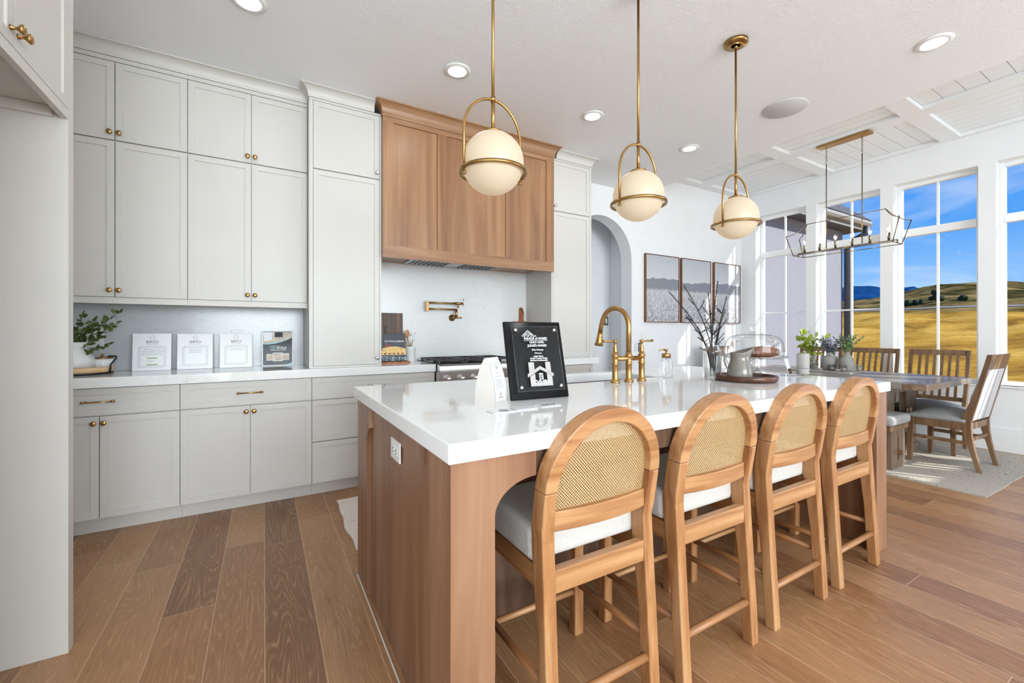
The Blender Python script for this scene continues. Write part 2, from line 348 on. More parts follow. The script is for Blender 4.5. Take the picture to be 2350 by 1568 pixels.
# ------------------------------------------------------------------ mesh builder
class MB:
    def __init__(self): self.v = []; self.f = []; self.sm = []
    def add(self, vs, fs, smooth=False, M=None):
        o = len(self.v)
        for p in vs:
            p = Vector(p)
            self.v.append(tuple(M @ p) if M is not None else tuple(p))
        for f in fs: self.f.append([i+o for i in f]); self.sm.append(smooth)
        return self
    def box(self, x0, x1, y0, y1, z0, z1, M=None):
        x0, x1 = sorted((x0, x1)); y0, y1 = sorted((y0, y1)); z0, z1 = sorted((z0, z1))
        vs = [(x0,y0,z0),(x1,y0,z0),(x1,y1,z0),(x0,y1,z0),(x0,y0,z1),(x1,y0,z1),(x1,y1,z1),(x0,y1,z1)]
        return self.add(vs, [(3,2,1,0),(4,5,6,7),(0,1,5,4),(1,2,6,5),(2,3,7,6),(3,0,4,7)], False, M)
    def prism(self, poly, axis, a, b, M=None, smooth=False):
        """poly in the plane of the two other axes (x,z for y; x,y for z; y,z for x), extruded from a to b"""
        def mk(p, h):
            return {'x': (h, p[0], p[1]), 'y': (p[0], h, p[1]), 'z': (p[0], p[1], h)}[axis]
        n = len(poly)
        vs = [mk(p, a) for p in poly] + [mk(p, b) for p in poly]
        fs = [tuple(range(n))[::-1], tuple(range(n, 2*n))]
        self.add(vs, fs, False, M); o = len(self.v)-2*n
        for i in range(n):
            j = (i+1) % n; self.f.append([o+i, o+j, o+n+j, o+n+i]); self.sm.append(smooth)
        return self
    def tube(self, path, r, seg=10, closed=False, M=None, caps=True, sx=1.0):
        path = [Vector(p) for p in path]; n = len(path)
        rs = r if isinstance(r, (list, tuple)) else [r]*n
        rings = []; up = None
        for i in range(n):
            if closed: d = path[(i+1) % n]-path[i-1]
            else: d = path[min(i+1, n-1)]-path[max(i-1, 0)]
            if d.length < 1e-9: d = Vector((0, 0, 1))
            d.normalize()
            if up is None:
                up = Vector((0, 0, 1)) if abs(d.z) < 0.9 else Vector((1, 0, 0))
            x = up - d*up.dot(d)
            if x.length < 1e-6: x = Vector((1, 0, 0)) - d*d.x
            x.normalize(); up = x; y = d.cross(x)
            rings.append([path[i] + (x*math.cos(2*PI*k/seg)*sx + y*math.sin(2*PI*k/seg))*rs[i] for k in range(seg)])
        vs = [p for R in rings for p in R]; fs = []
        m = n if closed else n-1
        for i in range(m):
            for k in range(seg):
                a = i*seg+k; b = i*seg+(k+1) % seg; c = ((i+1) % n)*seg+(k+1) % seg; d = ((i+1) % n)*seg+k
                fs.append((a, b, c, d))
        self.add(vs, fs, True, M)
        if caps and not closed:
            o = len(self.v)-len(vs)
            self.f.append([o+k for k in range(seg)][::-1]); self.sm.append(False)
            self.f.append([o+(n-1)*seg+k for k in range(seg)]); self.sm.append(False)
        return self
    def lathe(self, prof, seg=32, c=(0, 0, 0), M=None, a0=0, a1=2*PI):
        """profile of (r, z)"""
        full = abs(a1-a0-2*PI) < 1e-6; m = seg if full else seg+1
        vs = []; n = len(prof)
        for i in range(m):
            a = a0+(a1-a0)*i/seg
            for r, z in prof: vs.append((c[0]+r*math.cos(a), c[1]+r*math.sin(a), c[2]+z))
        fs = []
        for i in range(seg):
            j = (i+1) % m
            for k in range(n-1): fs.append((i*n+k, j*n+k, j*n+k+1, i*n+k+1))
        return self.add(vs, fs, True, M)
    def sphere(self, c, r, sx=1, sy=1, sz=1, seg=16, M=None):
        n = max(6, seg//2)
        prof = [(math.sin(PI*k/n), -math.cos(PI*k/n)) for k in range(n+1)]
        vs = []; 
        for i in range(seg):
            a = 2*PI*i/seg
            for q, z in prof: vs.append((c[0]+r*sx*q*math.cos(a), c[1]+r*sy*q*math.sin(a), c[2]+r*sz*z))
        m = n+1; fs = []
        for i in range(seg):
            j = (i+1) % seg
            for k in range(n): fs.append((i*m+k, j*m+k, j*m+k+1, i*m+k+1))
        return self.add(vs, fs, True, M)
    def build(self, name, mat, parent=None, bevel=0.0, loc=None, rot=None, bseg=2, sub=0):
        me = bpy.data.meshes.new(name); me.from_pydata(self.v, [], self.f)
        me.materials.append(mat)
        bm = bmesh.new(); bm.from_mesh(me)
        for f, s_ in zip(bm.faces, self.sm): f.smooth = s_
        bmesh.ops.remove_doubles(bm, verts=bm.verts, dist=1e-5)
        bmesh.ops.recalc_face_normals(bm, faces=bm.faces)
        bm.to_mesh(me); bm.free()
        o = bpy.data.objects.new(name, me); COL.objects.link(o)
        if parent: o.parent = parent
        if loc: o.location = loc
        if rot: o.rotation_euler = rot
        if bevel:
            b = o.modifiers.new('bevel', 'BEVEL'); b.width = bevel; b.segments = bseg; b.limit_method = 'ANGLE'; b.angle_limit = math.radians(40)
        if sub:
            s_ = o.modifiers.new('sub', 'SUBSURF'); s_.levels = sub; s_.render_levels = sub
        return o

def tag(o, label=None, cat=None, group=None, kind=None):
    if label: o['label'] = label
    if cat: o['category'] = cat
    if group: o['group'] = group
    if kind: o['kind'] = kind
    return o
def thing(name, loc, label, cat, group=None, rz=0.0):
    o = bpy.data.objects.new(name, None); COL.objects.link(o); o.empty_display_size = 0.05
    o.location = loc; o.rotation_euler = (0, 0, rz)
    return tag(o, label, cat, group)
def st(o): o['kind'] = 'structure'; return o
def dup(root, loc=None, rz=None, label=None, group=None):
    def cp(o, par):
        c = o.copy(); COL.objects.link(c)
        if par: c.parent = par
        for ch in list(o.children): cp(ch, c)
        return c
    r = cp(root, None)
    if loc is not None: r.location = loc
    if rz is not None: r.rotation_euler = (0, 0, rz)
    if label: r['label'] = label
    if group: r['group'] = group
    return r
def text(name, s_, size, mat, parent, loc, rot=(PI/2, 0, 0), align='CENTER', ext=0.0004, sx=1.0, bold=0.0):
    c = bpy.data.curves.new('txt', 'FONT'); c.body = s_; c.size = size; c.align_x = align; c.align_y = 'CENTER'; c.extrude = ext; c.offset = bold
    c.resolution_u = 3
    o = bpy.data.objects.new('txt', c); COL.objects.link(o)
    dg = bpy.context.evaluated_depsgraph_get(); me = bpy.data.meshes.new_from_object(o.evaluated_get(dg))
    COL.objects.unlink(o); bpy.data.objects.remove(o)
    me.name = name
    for v in me.vertices: v.co.x *= sx
    me.materials.clear(); me.materials.append(mat)
    m = bpy.data.objects.new(name, me); COL.objects.link(m); m.parent = parent; m.location = loc; m.rotation_euler = rot
    return m
def moulding(mb, path, prof):
    """sweep profile [(out, z)] along path [(x, y)], outward = right-hand side, mitred"""
    P = [Vector((x, y)) for x, y in path]; n = len(P); rings = []
    for i in range(n):
        ns = []
        if i > 0: d = (P[i]-P[i-1]).normalized(); ns.append(Vector((d.y, -d.x)))
        if i < n-1: d = (P[i+1]-P[i]).normalized(); ns.append(Vector((d.y, -d.x)))
        if len(ns) == 2: m = (ns[0]+ns[1]); m = m/m.dot(ns[0])
        else: m = ns[0]
        rings.append([(P[i].x+m.x*o, P[i].y+m.y*o, z) for o, z in prof])
    k = len(prof); vs = [p for r in rings for p in r]; fs = []
    for i in range(n-1):
        for j in range(k):
            fs.append((i*k+j, i*k+(j+1) % k, (i+1)*k+(j+1) % k, (i+1)*k+j))
    fs.append(tuple(range(k))); fs.append(tuple((n-1)*k+j for j in range(k))[::-1])
    mb.add(vs, fs, False); return mb

# ------------------------------------------------------------------ room shell
XL, XW, YB, YR = -1.35, 6.31, 3.85, -6.0
XK, ZK, ZD = 4.16, 2.94, 3.215
st(MB().box(XL-0.1, XW+0.16, YR, 5.2, -0.12, 0).build('floor', floorm))
st(MB().box(XL-0.1, XL, YR, YB, 0, 3.4).build('wall_left', wallm))
st(MB().box(XL-0.1, XW+0.2, YR-0.1, YR, 0, 3.4).build('wall_front', wallm))
# back wall with the arched opening
def arch_pts(cx, r, zs, n=24): return [(cx + r*math.cos(a), zs + r*math.sin(a)) for a in [PI*i/n for i in range(n+1)]]
ap = arch_pts(3.49, 0.497, 2.085)
poly = [(XL, 0), (2.993, 0)] + ap[::-1] + [(3.987, 0), (XW+0.2, 0), (XW+0.2, 3.4), (XL, 3.4)]
st(MB().prism(poly, 'y', YB, YB+0.18).build('wall_back', wallm))
# hall beyond the arch
h = MB(); h.box(2.6, 4.3, 4.42, 4.5, 0, 2.9); st(h.build('wall_hall', wallm))
st(MB().box(4.16, 4.3, YB+0.181, 4.419, 0, 2.9).build('wall_hall_side', wallm))
st(MB().box(2.5, 2.6, YB+0.181, 4.5, 0, 2.9).build('wall_hall_end', wallm))
st(MB().box(2.5, 4.3, YB+0.181, 4.5, 2.901, 2.95).build('ceiling_hall', wallm))
# window wall
WIN = [(2.948, 3.625), (2.15, 2.828), (1.349, 2.028), (0.552, 1.226), (-0.25, 0.425), (-1.05, -0.375), (-1.85, -1.175)]
SILL, HEAD = 0.65, 2.887
w = MB(); w.box(XW, XW+0.2, YR, YB+0.18, 0, SILL); w.box(XW, XW+0.2, YR, YB+0.18, HEAD, 3.4)
ys = sorted([YR, YB+0.18] + [y for p in WIN for y in p])
for a, b in zip(ys[0::2], ys[1::2]): w.box(XW, XW+0.2, a, b, SILL, HEAD)
st(w.build('wall_right', wallm))
def window(i, y0, y1, hbar):
    X0, X1 = XW+0.125, XW+0.185
    m = MB(); fw = 0.038
    m.box(X0, X1, y0, y0+fw, SILL, HEAD).box(X0, X1, y1-fw, y1, SILL, HEAD)
    m.box(X0, X1, y0+fw, y1-fw, HEAD-fw, HEAD).box(X0, X1, y0+fw, y1-fw, SILL, SILL+fw)
    m.box(X0-0.012, X1-0.001, y0+fw, y1-fw, 2.285, 2.368)
    win = st(m.build('window_%d' % i, trimm, bevel=0.003))
    g = MB(); g.box(X0+0.028, X0+0.032, y0+fw, y1-fw, SILL+fw, HEAD-fw); g.build('window_pane', glassw, win)
    mm = MB(); yc = (y0+y1)/2
    mm.box(X0+0.015, X0+0.045, yc-0.009, yc+0.009, SILL+fw, HEAD-fw)
    if hbar: mm.box(X0+0.016, X0+0.044, y0+fw, y1-fw, 1.456, 1.474)
    mm.build('window_muntin', trimm, win)
    s_ = MB(); s_.box(XW-0.025, X0, y0+0.0005, y1-0.0005, SILL+0.0005, SILL+0.010).box(XW-0.025, XW-0.0005, y0-0.02, y1+0.02, SILL-0.016, SILL+0.010); s_.build('window_sill', trimm, win, bevel=0.003)
for i, (a, b) in enumerate(WIN): window(i+1, a, b, i < 2)
b = MB(); b.box(XW-0.018, XW-0.0005, YR, YB, 0, 0.17).box(XW-0.012, XW-0.0005, YR, YB, 0.17, 0.235); st(b.build('baseboard_right', trimm, bevel=0.003))
b = MB(); b.box(3.99, XW-0.02, YB-0.018, YB-0.0005, 0, 0.235); st(b.build('baseboard_back', trimm, bevel=0.003))
# ceilings
st(MB().box(XL-0.1, XK, YR, YB, ZK, ZK+0.4).build('ceiling', ceilm))
rows = [(2.755, 3.72), (1.615, 2.605), (0.475, 1.465), (-0.665, 0.325), (-1.805, -0.815), (-2.945, -1.955)]
colsx = [(4.24, 5.20), (5.36, 6.255)]
d = MB(); d.box(XK+0.001, colsx[0][0], YR, YB, ZD, ZD+0.04).box(colsx[0][1], colsx[1][0], YR, YB, ZD, ZD+0.04).box(colsx[1][1], XW, YR, YB, ZD, ZD+0.04)
yb = [YB] + [y for r_ in rows for y in (r_[1], r_[0])] + [YR]
for q in range(0, len(yb), 2):
    for cx in colsx: d.box(cx[0], cx[1], yb[q+1], yb[q], ZD, ZD+0.04)
d.box(XK+0.001, XW+0.2, YR, YB, ZD+0.062, ZD+0.18)
st(d.build('ceiling_dining', trimm))
for ri, (y0, y1) in enumerate(rows):
    for ci, (x0, x1) in enumerate(colsx):
        m = MB(); along_x = (ri+ci) % 2 == 0
        L = (y1-y0) if along_x else (x1-x0); n = 7; wd = L/n
        for k in range(n):
            a = k*wd+0.0022; b_ = (k+1)*wd-0.0022
            if along_x: m.box(x0+0.001, x1-0.001, y0+a, y0+b_, ZD+0.04, ZD+0.056)
            else: m.box(x0+a, x0+b_, y0+0.001, y1-0.001, ZD+0.04, ZD+0.056)
        st(m.build('trim_%d' % (ri*2+ci+1), trimm))

# recessed lights and the ceiling speaker
can0 = None
CAN_LBL = ['recessed downlight in ceiling above the tall cabinet beside the hood', 'recessed downlight in ceiling beyond the hood, second from the dining end of its row',
           'small recessed downlight nearest the dining end of the row along the cabinets', 'recessed downlight cut by the top edge of the photo above the left cabinets',
           'large recessed downlight in ceiling at right, nearest the shiplap coffers']
for i, (x, y) in enumerate(CANS):
    lbl = CAN_LBL[i] if i < 5 else 'recessed downlight in the ceiling behind the camera'
    if can0 is None:
        can0 = thing('recessed_light', (x, y, ZK), lbl, 'ceiling light', 'recessed ceiling downlights')
        MB().lathe([(0.060, -0.001), (0.088, -0.001), (0.086, -0.006), (0.064, -0.010), (0.060, -0.008), (0.060, -0.001)], 40).build('trim_ring', plastic, can0)
        MB().lathe([(0.0, -0.004), (0.060, -0.004), (0.060, -0.001), (0, -0.001)], 32).build('lamp_lens', canm, can0)
    else: dup(can0, (x, y, ZK), label=lbl)
    lamp('downlight_beam', 'AREA', (x, y, ZK-0.012), CAN_E, (0.97, 0.985, 1.0), shape='DISK', size=0.12)
tag(MB().lathe([(0, -0.008), (0.150, -0.008), (0.154, -0.004), (0.154, -0.0005), (0, -0.0005)], 48).build('ceiling_speaker', spkm, loc=(3.53, 1.80, ZK)),
    'large round white speaker grille flush in the ceiling', 'ceiling speaker')

# ------------------------------------------------------------------ kitchen cabinets along the back wall
def shaker(mb, x0, x1, z0, z1, yf, t=0.02, fr=0.036, rec=0.007):
    y1 = yf+t
    mb.box(x0, x0+fr, yf, y1, z0, z1).box(x1-fr, x1, yf, y1, z0, z1)
    mb.box(x0+fr, x1-fr, yf, y1, z1-fr, z1).box(x0+fr, x1-fr, yf, y1, z0, z0+fr)
    mb.box(x0+fr, x1-fr, yf+rec, y1-0.002, z0+fr, z1-fr); return mb
def knob(parent, x, z, yf, mat=None):
    M = Matrix.Translation((x, yf, z)) @ Matrix.Rotation(PI/2, 4, 'X')
    MB().lathe([(0, 0), (0.008, 0), (0.007, 0.004), (0.0045, 0.008), (0.0045, 0.014), (0.010, 0.019), (0.0145, 0.024), (0.0145, 0.028), (0.010, 0.031), (0, 0.032)], 20, M=M).build('knob', mat or brass, parent)
def pull(parent, x, z, yf, L=0.15, mat=None):
    m = MB(); m.tube([(x-L/2, yf-0.028, z), (x+L/2, yf-0.028, z)], 0.0042, 10)
    for s_ in (-1, 1):
        xx = x+s_*(L/2-0.012)
        m.tube([(xx, yf, z), (xx, yf-0.026, z)], [0.007, 0.0042], 10)
        m.tube([(xx-0.009, yf-0.028, z), (xx+0.009, yf-0.028, z)], 0.0062, 10)
    m.build('pull_handle', mat or brass, parent)
G = 0.0022
def door(parent, x0, x1, z0, z1, yf, kn=None, name='door', mat=None):
    d = shaker(MB(), x0+G, x1-G, z0+G, z1-G, yf).build(name, cab, parent)
    if kn == 'pull': pull(d, (x0+x1)/2, (z0+z1)/2+0.002, yf, mat=mat)
    elif kn: knob(d, kn[0], kn[1], yf, mat)
    return d
YD, YU, YT, YW = 3.335, 3.47, 3.345, 3.85
def local(root):  # parts below are written in world metres; the root Empty sits at the base
    root_loc = root.location.copy()
    for c in root.children: c.location = c.location - root_loc
def base_unit(x0, x1, label, rows_):
    r = thing('base_cabinet', ((x0+x1)/2, 3.6, 0), label, 'cabinet', 'painted base cabinets along the back wall')
    m = MB(); m.box(x0+0.0005, x1-0.0005, YD+0.0205, YW-0.001, 0.095, 0.858); m.build('carcass', cab, r)
    MB().box(x0+0.0005, x1-0.0005, YD+0.072, YD+0.09, 0, 0.094).build('toe_kick', cab, r)
    for kind, a, b_, z0, z1, kn, mt in rows_: door(r, a, b_, z0, z1, YD, kn, kind, mt)
    local(r); return r
D1 = (0.697, 0.857)
base_unit(-1.196, -0.452, 'base cabinet furthest left, one drawer with brass pull over two doors', [('drawer', -1.196, -0.452, *D1, 'pull', None),
    ('door', -1.196, -0.824, 0.098, 0.694, (-0.824-0.022, 0.655), None), ('door', -0.824, -0.452, 0.098, 0.694, (-0.824+0.022, 0.655), None)])
base_unit(-0.452, 0.295, 'base cabinet with brass pull drawer and two doors below the three white signs', [('drawer', -0.452, 0.295, *D1, 'pull', None),
    ('door', -0.452, -0.0785, 0.098, 0.694, (-0.0785-0.022, 0.655), None), ('door', -0.0785, 0.295, 0.098, 0.694, (-0.0785+0.022, 0.655), None)])
base_unit(0.295, 1.213, 'three-drawer base cabinet left of the range, partly behind the island', [('drawer', 0.295, 1.213, *D1, 'pull', nickel),
    ('drawer', 0.295, 1.213, 0.397, 0.694, 'pull', nickel), ('drawer', 0.295, 1.213, 0.098, 0.394, 'pull', nickel)])
base_unit(1.982, 2.905, 'base cabinet with drawers right of the range beside the arch', [('drawer', 1.982, 2.905, *D1, 'pull', nickel),
    ('drawer', 1.982, 2.905, 0.397, 0.694, 'pull', nickel), ('drawer', 1.982, 2.905, 0.098, 0.394, 'pull', nickel)])
def counter(x0, x1, label):
    o = MB().box(x0, x1, 3.307, YW-0.0005, 0.860, 0.92).build('countertop', quartz, bevel=0.003)
    tag(o, label, 'countertop')
counter(-1.345, 1.213, 'white quartz worktop on the base cabinets left of the range')
counter(1.982, 2.965, 'white quartz worktop on the short base cabinet right of the range')
# upper cabinets
def upper_unit(x0, x1, xs, label):
    r = thing('upper_cabinet', ((x0+x1)/2, 3.66, 1.357), label, 'cabinet', 'painted upper cabinets in two rows of doors')
    MB().box(x0+0.0005, x1-0.0005, YU+0.0205, YW-0.001, 1.385, 2.864).build('carcass', cab, r)
    MB().box(x0+0.0005, x1-0.0005, YU, YU+0.02, 1.357, 1.394).build('light_rail', cab, r)
    MB().box(x0+0.0005, x1-0.0005, YU, YU+0.02, 2.838, 2.864).build('top_rail', cab, r)
    for a, b_, kx in ((x0, xs, xs-0.022), (xs, x1, xs+0.022)):
        door(r, a, b_, 1.396, 2.352, YU, (kx, 1.438)); door(r, a, b_, 2.356, 2.836, YU, (kx, 2.398))
    local(r)
upper_unit(-1.143, -0.431, -0.787, 'upper cabinet furthest left above the green plant, four doors')
upper_unit(-0.431, 0.277, -0.075, 'upper cabinet against the tall cabinet, four doors, above the black brochure')
def tall_unit(x0, x1, dx0, dx1, label, kx):
    r = thing('tall_cabinet', ((x0+x1)/2, 3.6, 0.92), label, 'cabinet', 'full height cabinets flanking the hood')
    MB().box(x0, x1, YT+0.0205, YW-0.001, 0.921, 2.864).build('carcass', cab, r)
    m = MB(); m.box(x0, dx0, YT, YT+0.02, 0.921, 2.864).box(dx1, x1, YT, YT+0.02, 0.921, 2.864).box(dx0, dx1, YT, YT+0.02, 0.921, 0.934).box(dx0, dx1, YT, YT+0.02, 2.847, 2.864)
    m.build('face_frame', cab, r)
    door(r, dx0, dx1, 0.935, 2.354, YT, (kx, 0.985), 'door', nickel); door(r, dx0, dx1, 2.359, 2.846, YT, (kx, 2.405), 'door', nickel)
    local(r)
tall_unit(0.2785, 0.784, 0.303, 0.771, 'tall cabinet left of the wooden hood standing on the worktop', 0.771-0.02)
tall_unit(2.392, 2.893, 2.412, 2.868, 'tall cabinet right of the wooden hood beside the arch', 2.412+0.016)
def crown(name, mat, path, z0, z1, out, label):
    prof = [(-0.02, z0), (0.004, z0), (0.006, z0+0.006)]
    for k in range(9):
        a = PI/2*k/8; prof.append((0.006+(out-0.010)*(1-math.cos(a)), z0+0.008+(z1-z0-0.018)*math.sin(a)))
    prof += [(out, z1-0.008), (out, z1-0.0005), (-0.02, z1-0.0005)]
    o = moulding(MB(), path, prof).build(name, mat); tag(o, label, 'crown moulding'); return o
crown('crown_moulding', cab, [(-1.34, YU-0.001), (0.272, YU-0.001)], 2.866, ZK, 0.058, 'long painted crown moulding over the upper cabinets')
crown('crown_moulding', cab, [(0.2775, YW-0.01), (0.2775, YT-0.001), (0.730, YT-0.001)], 2.866, ZK, 0.058, 'painted crown moulding wrapping the tall cabinet left of the hood')
crown('crown_moulding', cab, [(2.45, YT-0.001), (2.894, YT-0.001), (2.894, YW-0.002)], 2.866, ZK, 0.058, 'painted crown moulding wrapping the tall cabinet beside the arch')
# splashbacks
tag(MB().box(-1.34, 0.277, 3.835, YW-0.0015, 0.921, 1.384).build('splashback', splash_shade), 'marble splashback in the niche below the upper cabinets, shade painted into its colour', 'splashback')
tag(MB().box(0.786, 2.391, 3.80, YW-0.0015, 0.921, 1.99).build('splashback', splash), 'white marble splashback behind the range', 'splashback')
# hood
hd = thing('range_hood', (1.5875, 3.6, 1.757), 'wood-panelled range hood with crown between the tall cabinets', 'range hood')
HX0, HX1, HY = 0.7855, 2.39, 3.30
m = MB(); m.box(HX0, HX0+0.02, HY+0.0305, 3.343, 1.757, 2.84).box(HX1-0.02, HX1, HY+0.0305, 3.343, 1.757, 2.84)
m.box(HX0, HX1, HY+0.0125, HY+0.03, 1.8505, 2.7995); m.build('panel', hoodw, hd)
for a, b_ in ((HX0, 0.87), (1.225, 1.31), (1.865, 1.95), (2.305, HX1)): MB().box(a, b_, HY, HY+0.012, 1.8505, 2.7995).build('stile', hoodw, hd)
MB().box(HX0, HX1, HY-0.0005, HY+0.03, 1.757, 1.85).build('rail', hoodwx, hd); MB().box(HX0, HX1, HY-0.0005, HY+0.03, 2.80, 2.84).build('rail', hoodwx, hd)
m = MB(); m.box(HX0+0.02, HX1-0.02, HY+0.03, 3.799, 1.798, 1.82); m.build('underside', hoodw, hd)
m = MB(); m.box(1.06, 1.9, 3.36, 3.72, 1.786, 1.797); ins = m.build('vent_insert', steeld, hd)
m = MB()
for k in range(8):
    for o_ in (1.10, 1.56): m.box(o_+k*0.042, o_+k*0.042+0.02, 3.38, 3.70, 1.780, 1.7855)
m.build('vent_slats', blackg, ins)
local(hd)
crown('crown_moulding', hoodwx, [(0.7845, 3.36), (0.7845, HY-0.001), (2.391, HY-0.001), (2.391, 3.36)], 2.842, ZK, 0.058, 'stained wood crown moulding around the top of the hood')
# range
rg = thing('gas_range', (1.5975, 3.55, 0), 'stainless gas range with black cast iron grates', 'range')
RX0, RX1 = 1.219, 1.976
MB().box(RX0, RX1, 3.30, 3.795, 0.02, 0.895).build('body', steel, rg)
MB().box(RX0+0.006, RX1-0.006, 3.275, 3.299, 0.12, 0.70).build('oven_door', steel, rg, bevel=0.004)
o = MB().tube([(RX0+0.05, 3.225, 0.66), (RX1-0.05, 3.225, 0.66)], 0.013, 14).tube([(RX0+0.09, 3.225, 0.66), (RX0+0.09, 3.276, 0.66)], 0.01, 10).tube([(RX1-0.09, 3.225, 0.66), (RX1-0.09, 3.276, 0.66)], 0.01, 10).build('oven_handle', steel, rg)
MB().prism([(3.235, 0.862), (3.235, 0.875), (3.242, 0.905), (3.262, 0.918), (3.299, 0.918), (3.299, 0.865)], 'x', RX0, RX1).build('bullnose', steel, rg)
MB().prism([(3.30, 0.72), (3.262, 0.73), (3.25, 0.861), (3.30, 0.861)], 'x', RX0, RX1).build('control_panel', steel, rg)
for k in range(6):
    x = RX0+0.075+k*0.1215
    M = Matrix.Translation((x, 3.256, 0.80)) @ Matrix.Rotation(PI/2+0.09, 4, 'X')
    MB().lathe([(0, 0), (0.030, 0), (0.030, 0.004), (0.021, 0.006), (0.020, 0.034), (0.017, 0.038), (0, 0.038)], 24, M=M).build('knob', steel, rg)
MB().box(RX0+0.002, RX1-0.002, 3.301, 3.79, 0.896, 0.922).build('cooktop', blackg, rg, bevel=0.003)
MB().box(RX0, RX1, 3.755, 3.797, 0.923, 0.940).build('rear_trim', steel, rg, bevel=0.002)
for k in range(3):
    x0 = RX0+0.012+k*0.2465; x1 = x0+0.238; y0, y1 = 3.315, 3.745; m = MB(); zt = 0.954; r_ = 0.006
    m.box(x0, x0+0.014, y0, y1, 0.94, zt).box(x1-0.014, x1, y0, y1, 0.94, zt).box(x0+0.014, x1-0.014, y0, y0+0.014, 0.94, zt).box(x0+0.014, x1-0.014, y1-0.014, y1, 0.94, zt)
    ym = (y0+y1)/2; m.box(x0+0.014, x1-0.014, ym-0.006, ym+0.006, 0.942, zt)
    xc = (x0+x1)/2
    for yc in ((y0+ym)/2, (ym+y1)/2):
        for an in range(8):
            a = an*PI/4+PI/8; m.tube([(xc+0.035*math.cos(a), yc+0.035*math.sin(a), 0.948), (xc+0.108*math.cos(a), yc+0.100*math.sin(a), 0.948)], 0.0055, 6)
    for a, b_ in ((x0+0.01, y0+0.01), (x1-0.01, y0+0.01), (x0+0.01, y1-0.01), (x1-0.01, y1-0.01)): m.box(a-0.006, a+0.006, b_-0.006, b_+0.006, 0.921, 0.941)
    m.build('grate', black, rg)
    for yc in ((y0+ym)/2, (ym+y1)/2): MB().lathe([(0, 0.936), (0.034, 0.934), (0.038, 0.924), (0.038, 0.922), (0, 0.922)], 20, c=(xc, yc, 0)).build('burner', black, rg)
local(rg)
# pot filler: wall flange, riser, two parallel folded arms
pf = thing('pot_filler', (1.60, 3.799, 1.325), 'folded brass pot filler on the marble behind the range', 'tap')
m = MB(); M = Matrix.Translation((1.552, 3.7985, 1.318)) @ Matrix.Rotation(PI/2, 4, 'X')
m.lathe([(0, 0), (0.032, 0), (0.031, 0.008), (0.014, 0.012), (0.014, 0.052), (0, 0.052)], 24, M=M).build('wall_flange', brass, pf)
MB().tube([(1.575, 3.747, 1.312), (1.575, 3.747, 1.40)], 0.013, 14).tube([(1.56, 3.735, 1.318), (1.62, 3.715, 1.318)], 0.007, 10).build('riser', brass, pf)
MB().tube([(1.575, 3.747, 1.395), (1.295, 3.735, 1.395)], 0.0085, 12).build('lower_arm', brass, pf)
MB().box(1.275, 1.297, 3.722, 3.748, 1.372, 1.468).build('elbow', brass, pf, bevel=0.002)
m = MB().tube([(1.295, 3.735, 1.452), (1.60, 3.728, 1.452)], 0.0085, 12).tube([(1.555, 3.728, 1.452), (1.635, 3.724, 1.452)], 0.012, 12).tube([(1.585, 3.727, 1.45), (1.585, 3.727, 1.412)], 0.009, 12); m.build('upper_arm', brass, pf)
MB().tube([(1.64, 3.724, 1.50), (1.64, 3.724, 1.425)], 0.0035, 8).build('valve_handle', nickel, pf)
local(pf)
# outlets
def outlet(name, loc, rot, label, w=0.072, h=0.116, gangs=1, kind='duplex', cat='outlet'):
    r = thing(name, loc, label, cat); r.rotation_euler = rot
    MB().box(-w/2, w/2, -0.006, 0, -h/2, h/2).build('cover_plate', plastic, r, bevel=0.002)
    if kind == 'duplex':
        for dz in (-0.02, 0.02):
            MB().box(-0.016, 0.016, -0.0085, -0.006, dz-0.014, dz+0.014).build('receptacle', plastic, r, bevel=0.003)
            s_ = MB(); s_.box(-0.008, -0.005, -0.0092, -0.0086, dz, dz+0.008).box(0.005, 0.008, -0.0092, -0.0086, dz, dz+0.008).box(-0.002, 0.002, -0.0092, -0.0086, dz-0.009, dz-0.005); s_.build('slots', slotm, r)
    else:
        n = gangs
        for k in range(n):
            x = (k-(n-1)/2)*0.046; MB().box(x-0.016, x+0.016, -0.010, -0.006, -0.032, 0.032).build('rocker', plastic, r, bevel=0.002)
    return r
outlet('wall_outlet', (-0.973, 3.8345, 1.142), (0, 0, 0), 'white outlet on the marble behind the green plant', 0.10, 0.125)
outlet('wall_outlet', (-0.178, 3.8345, 1.142), (0, 0, 0), 'white outlet on the marble peeking over a small white sign')
outlet('light_switch', (4.22, YB-0.0005, 1.13), (0, 0, 0), 'white double light switch on the wall under the left picture', 0.118, 0.118, 2, 'switch', 'switch')
outlet('light_switch', (4.085, 4.4195, 1.335), (0, 0, 0), 'dark grey switch plate on the hall wall seen through the faucet arch', 0.075, 0.12, 1, 'switch', 'switch').children[0].data.materials[0] = greypl

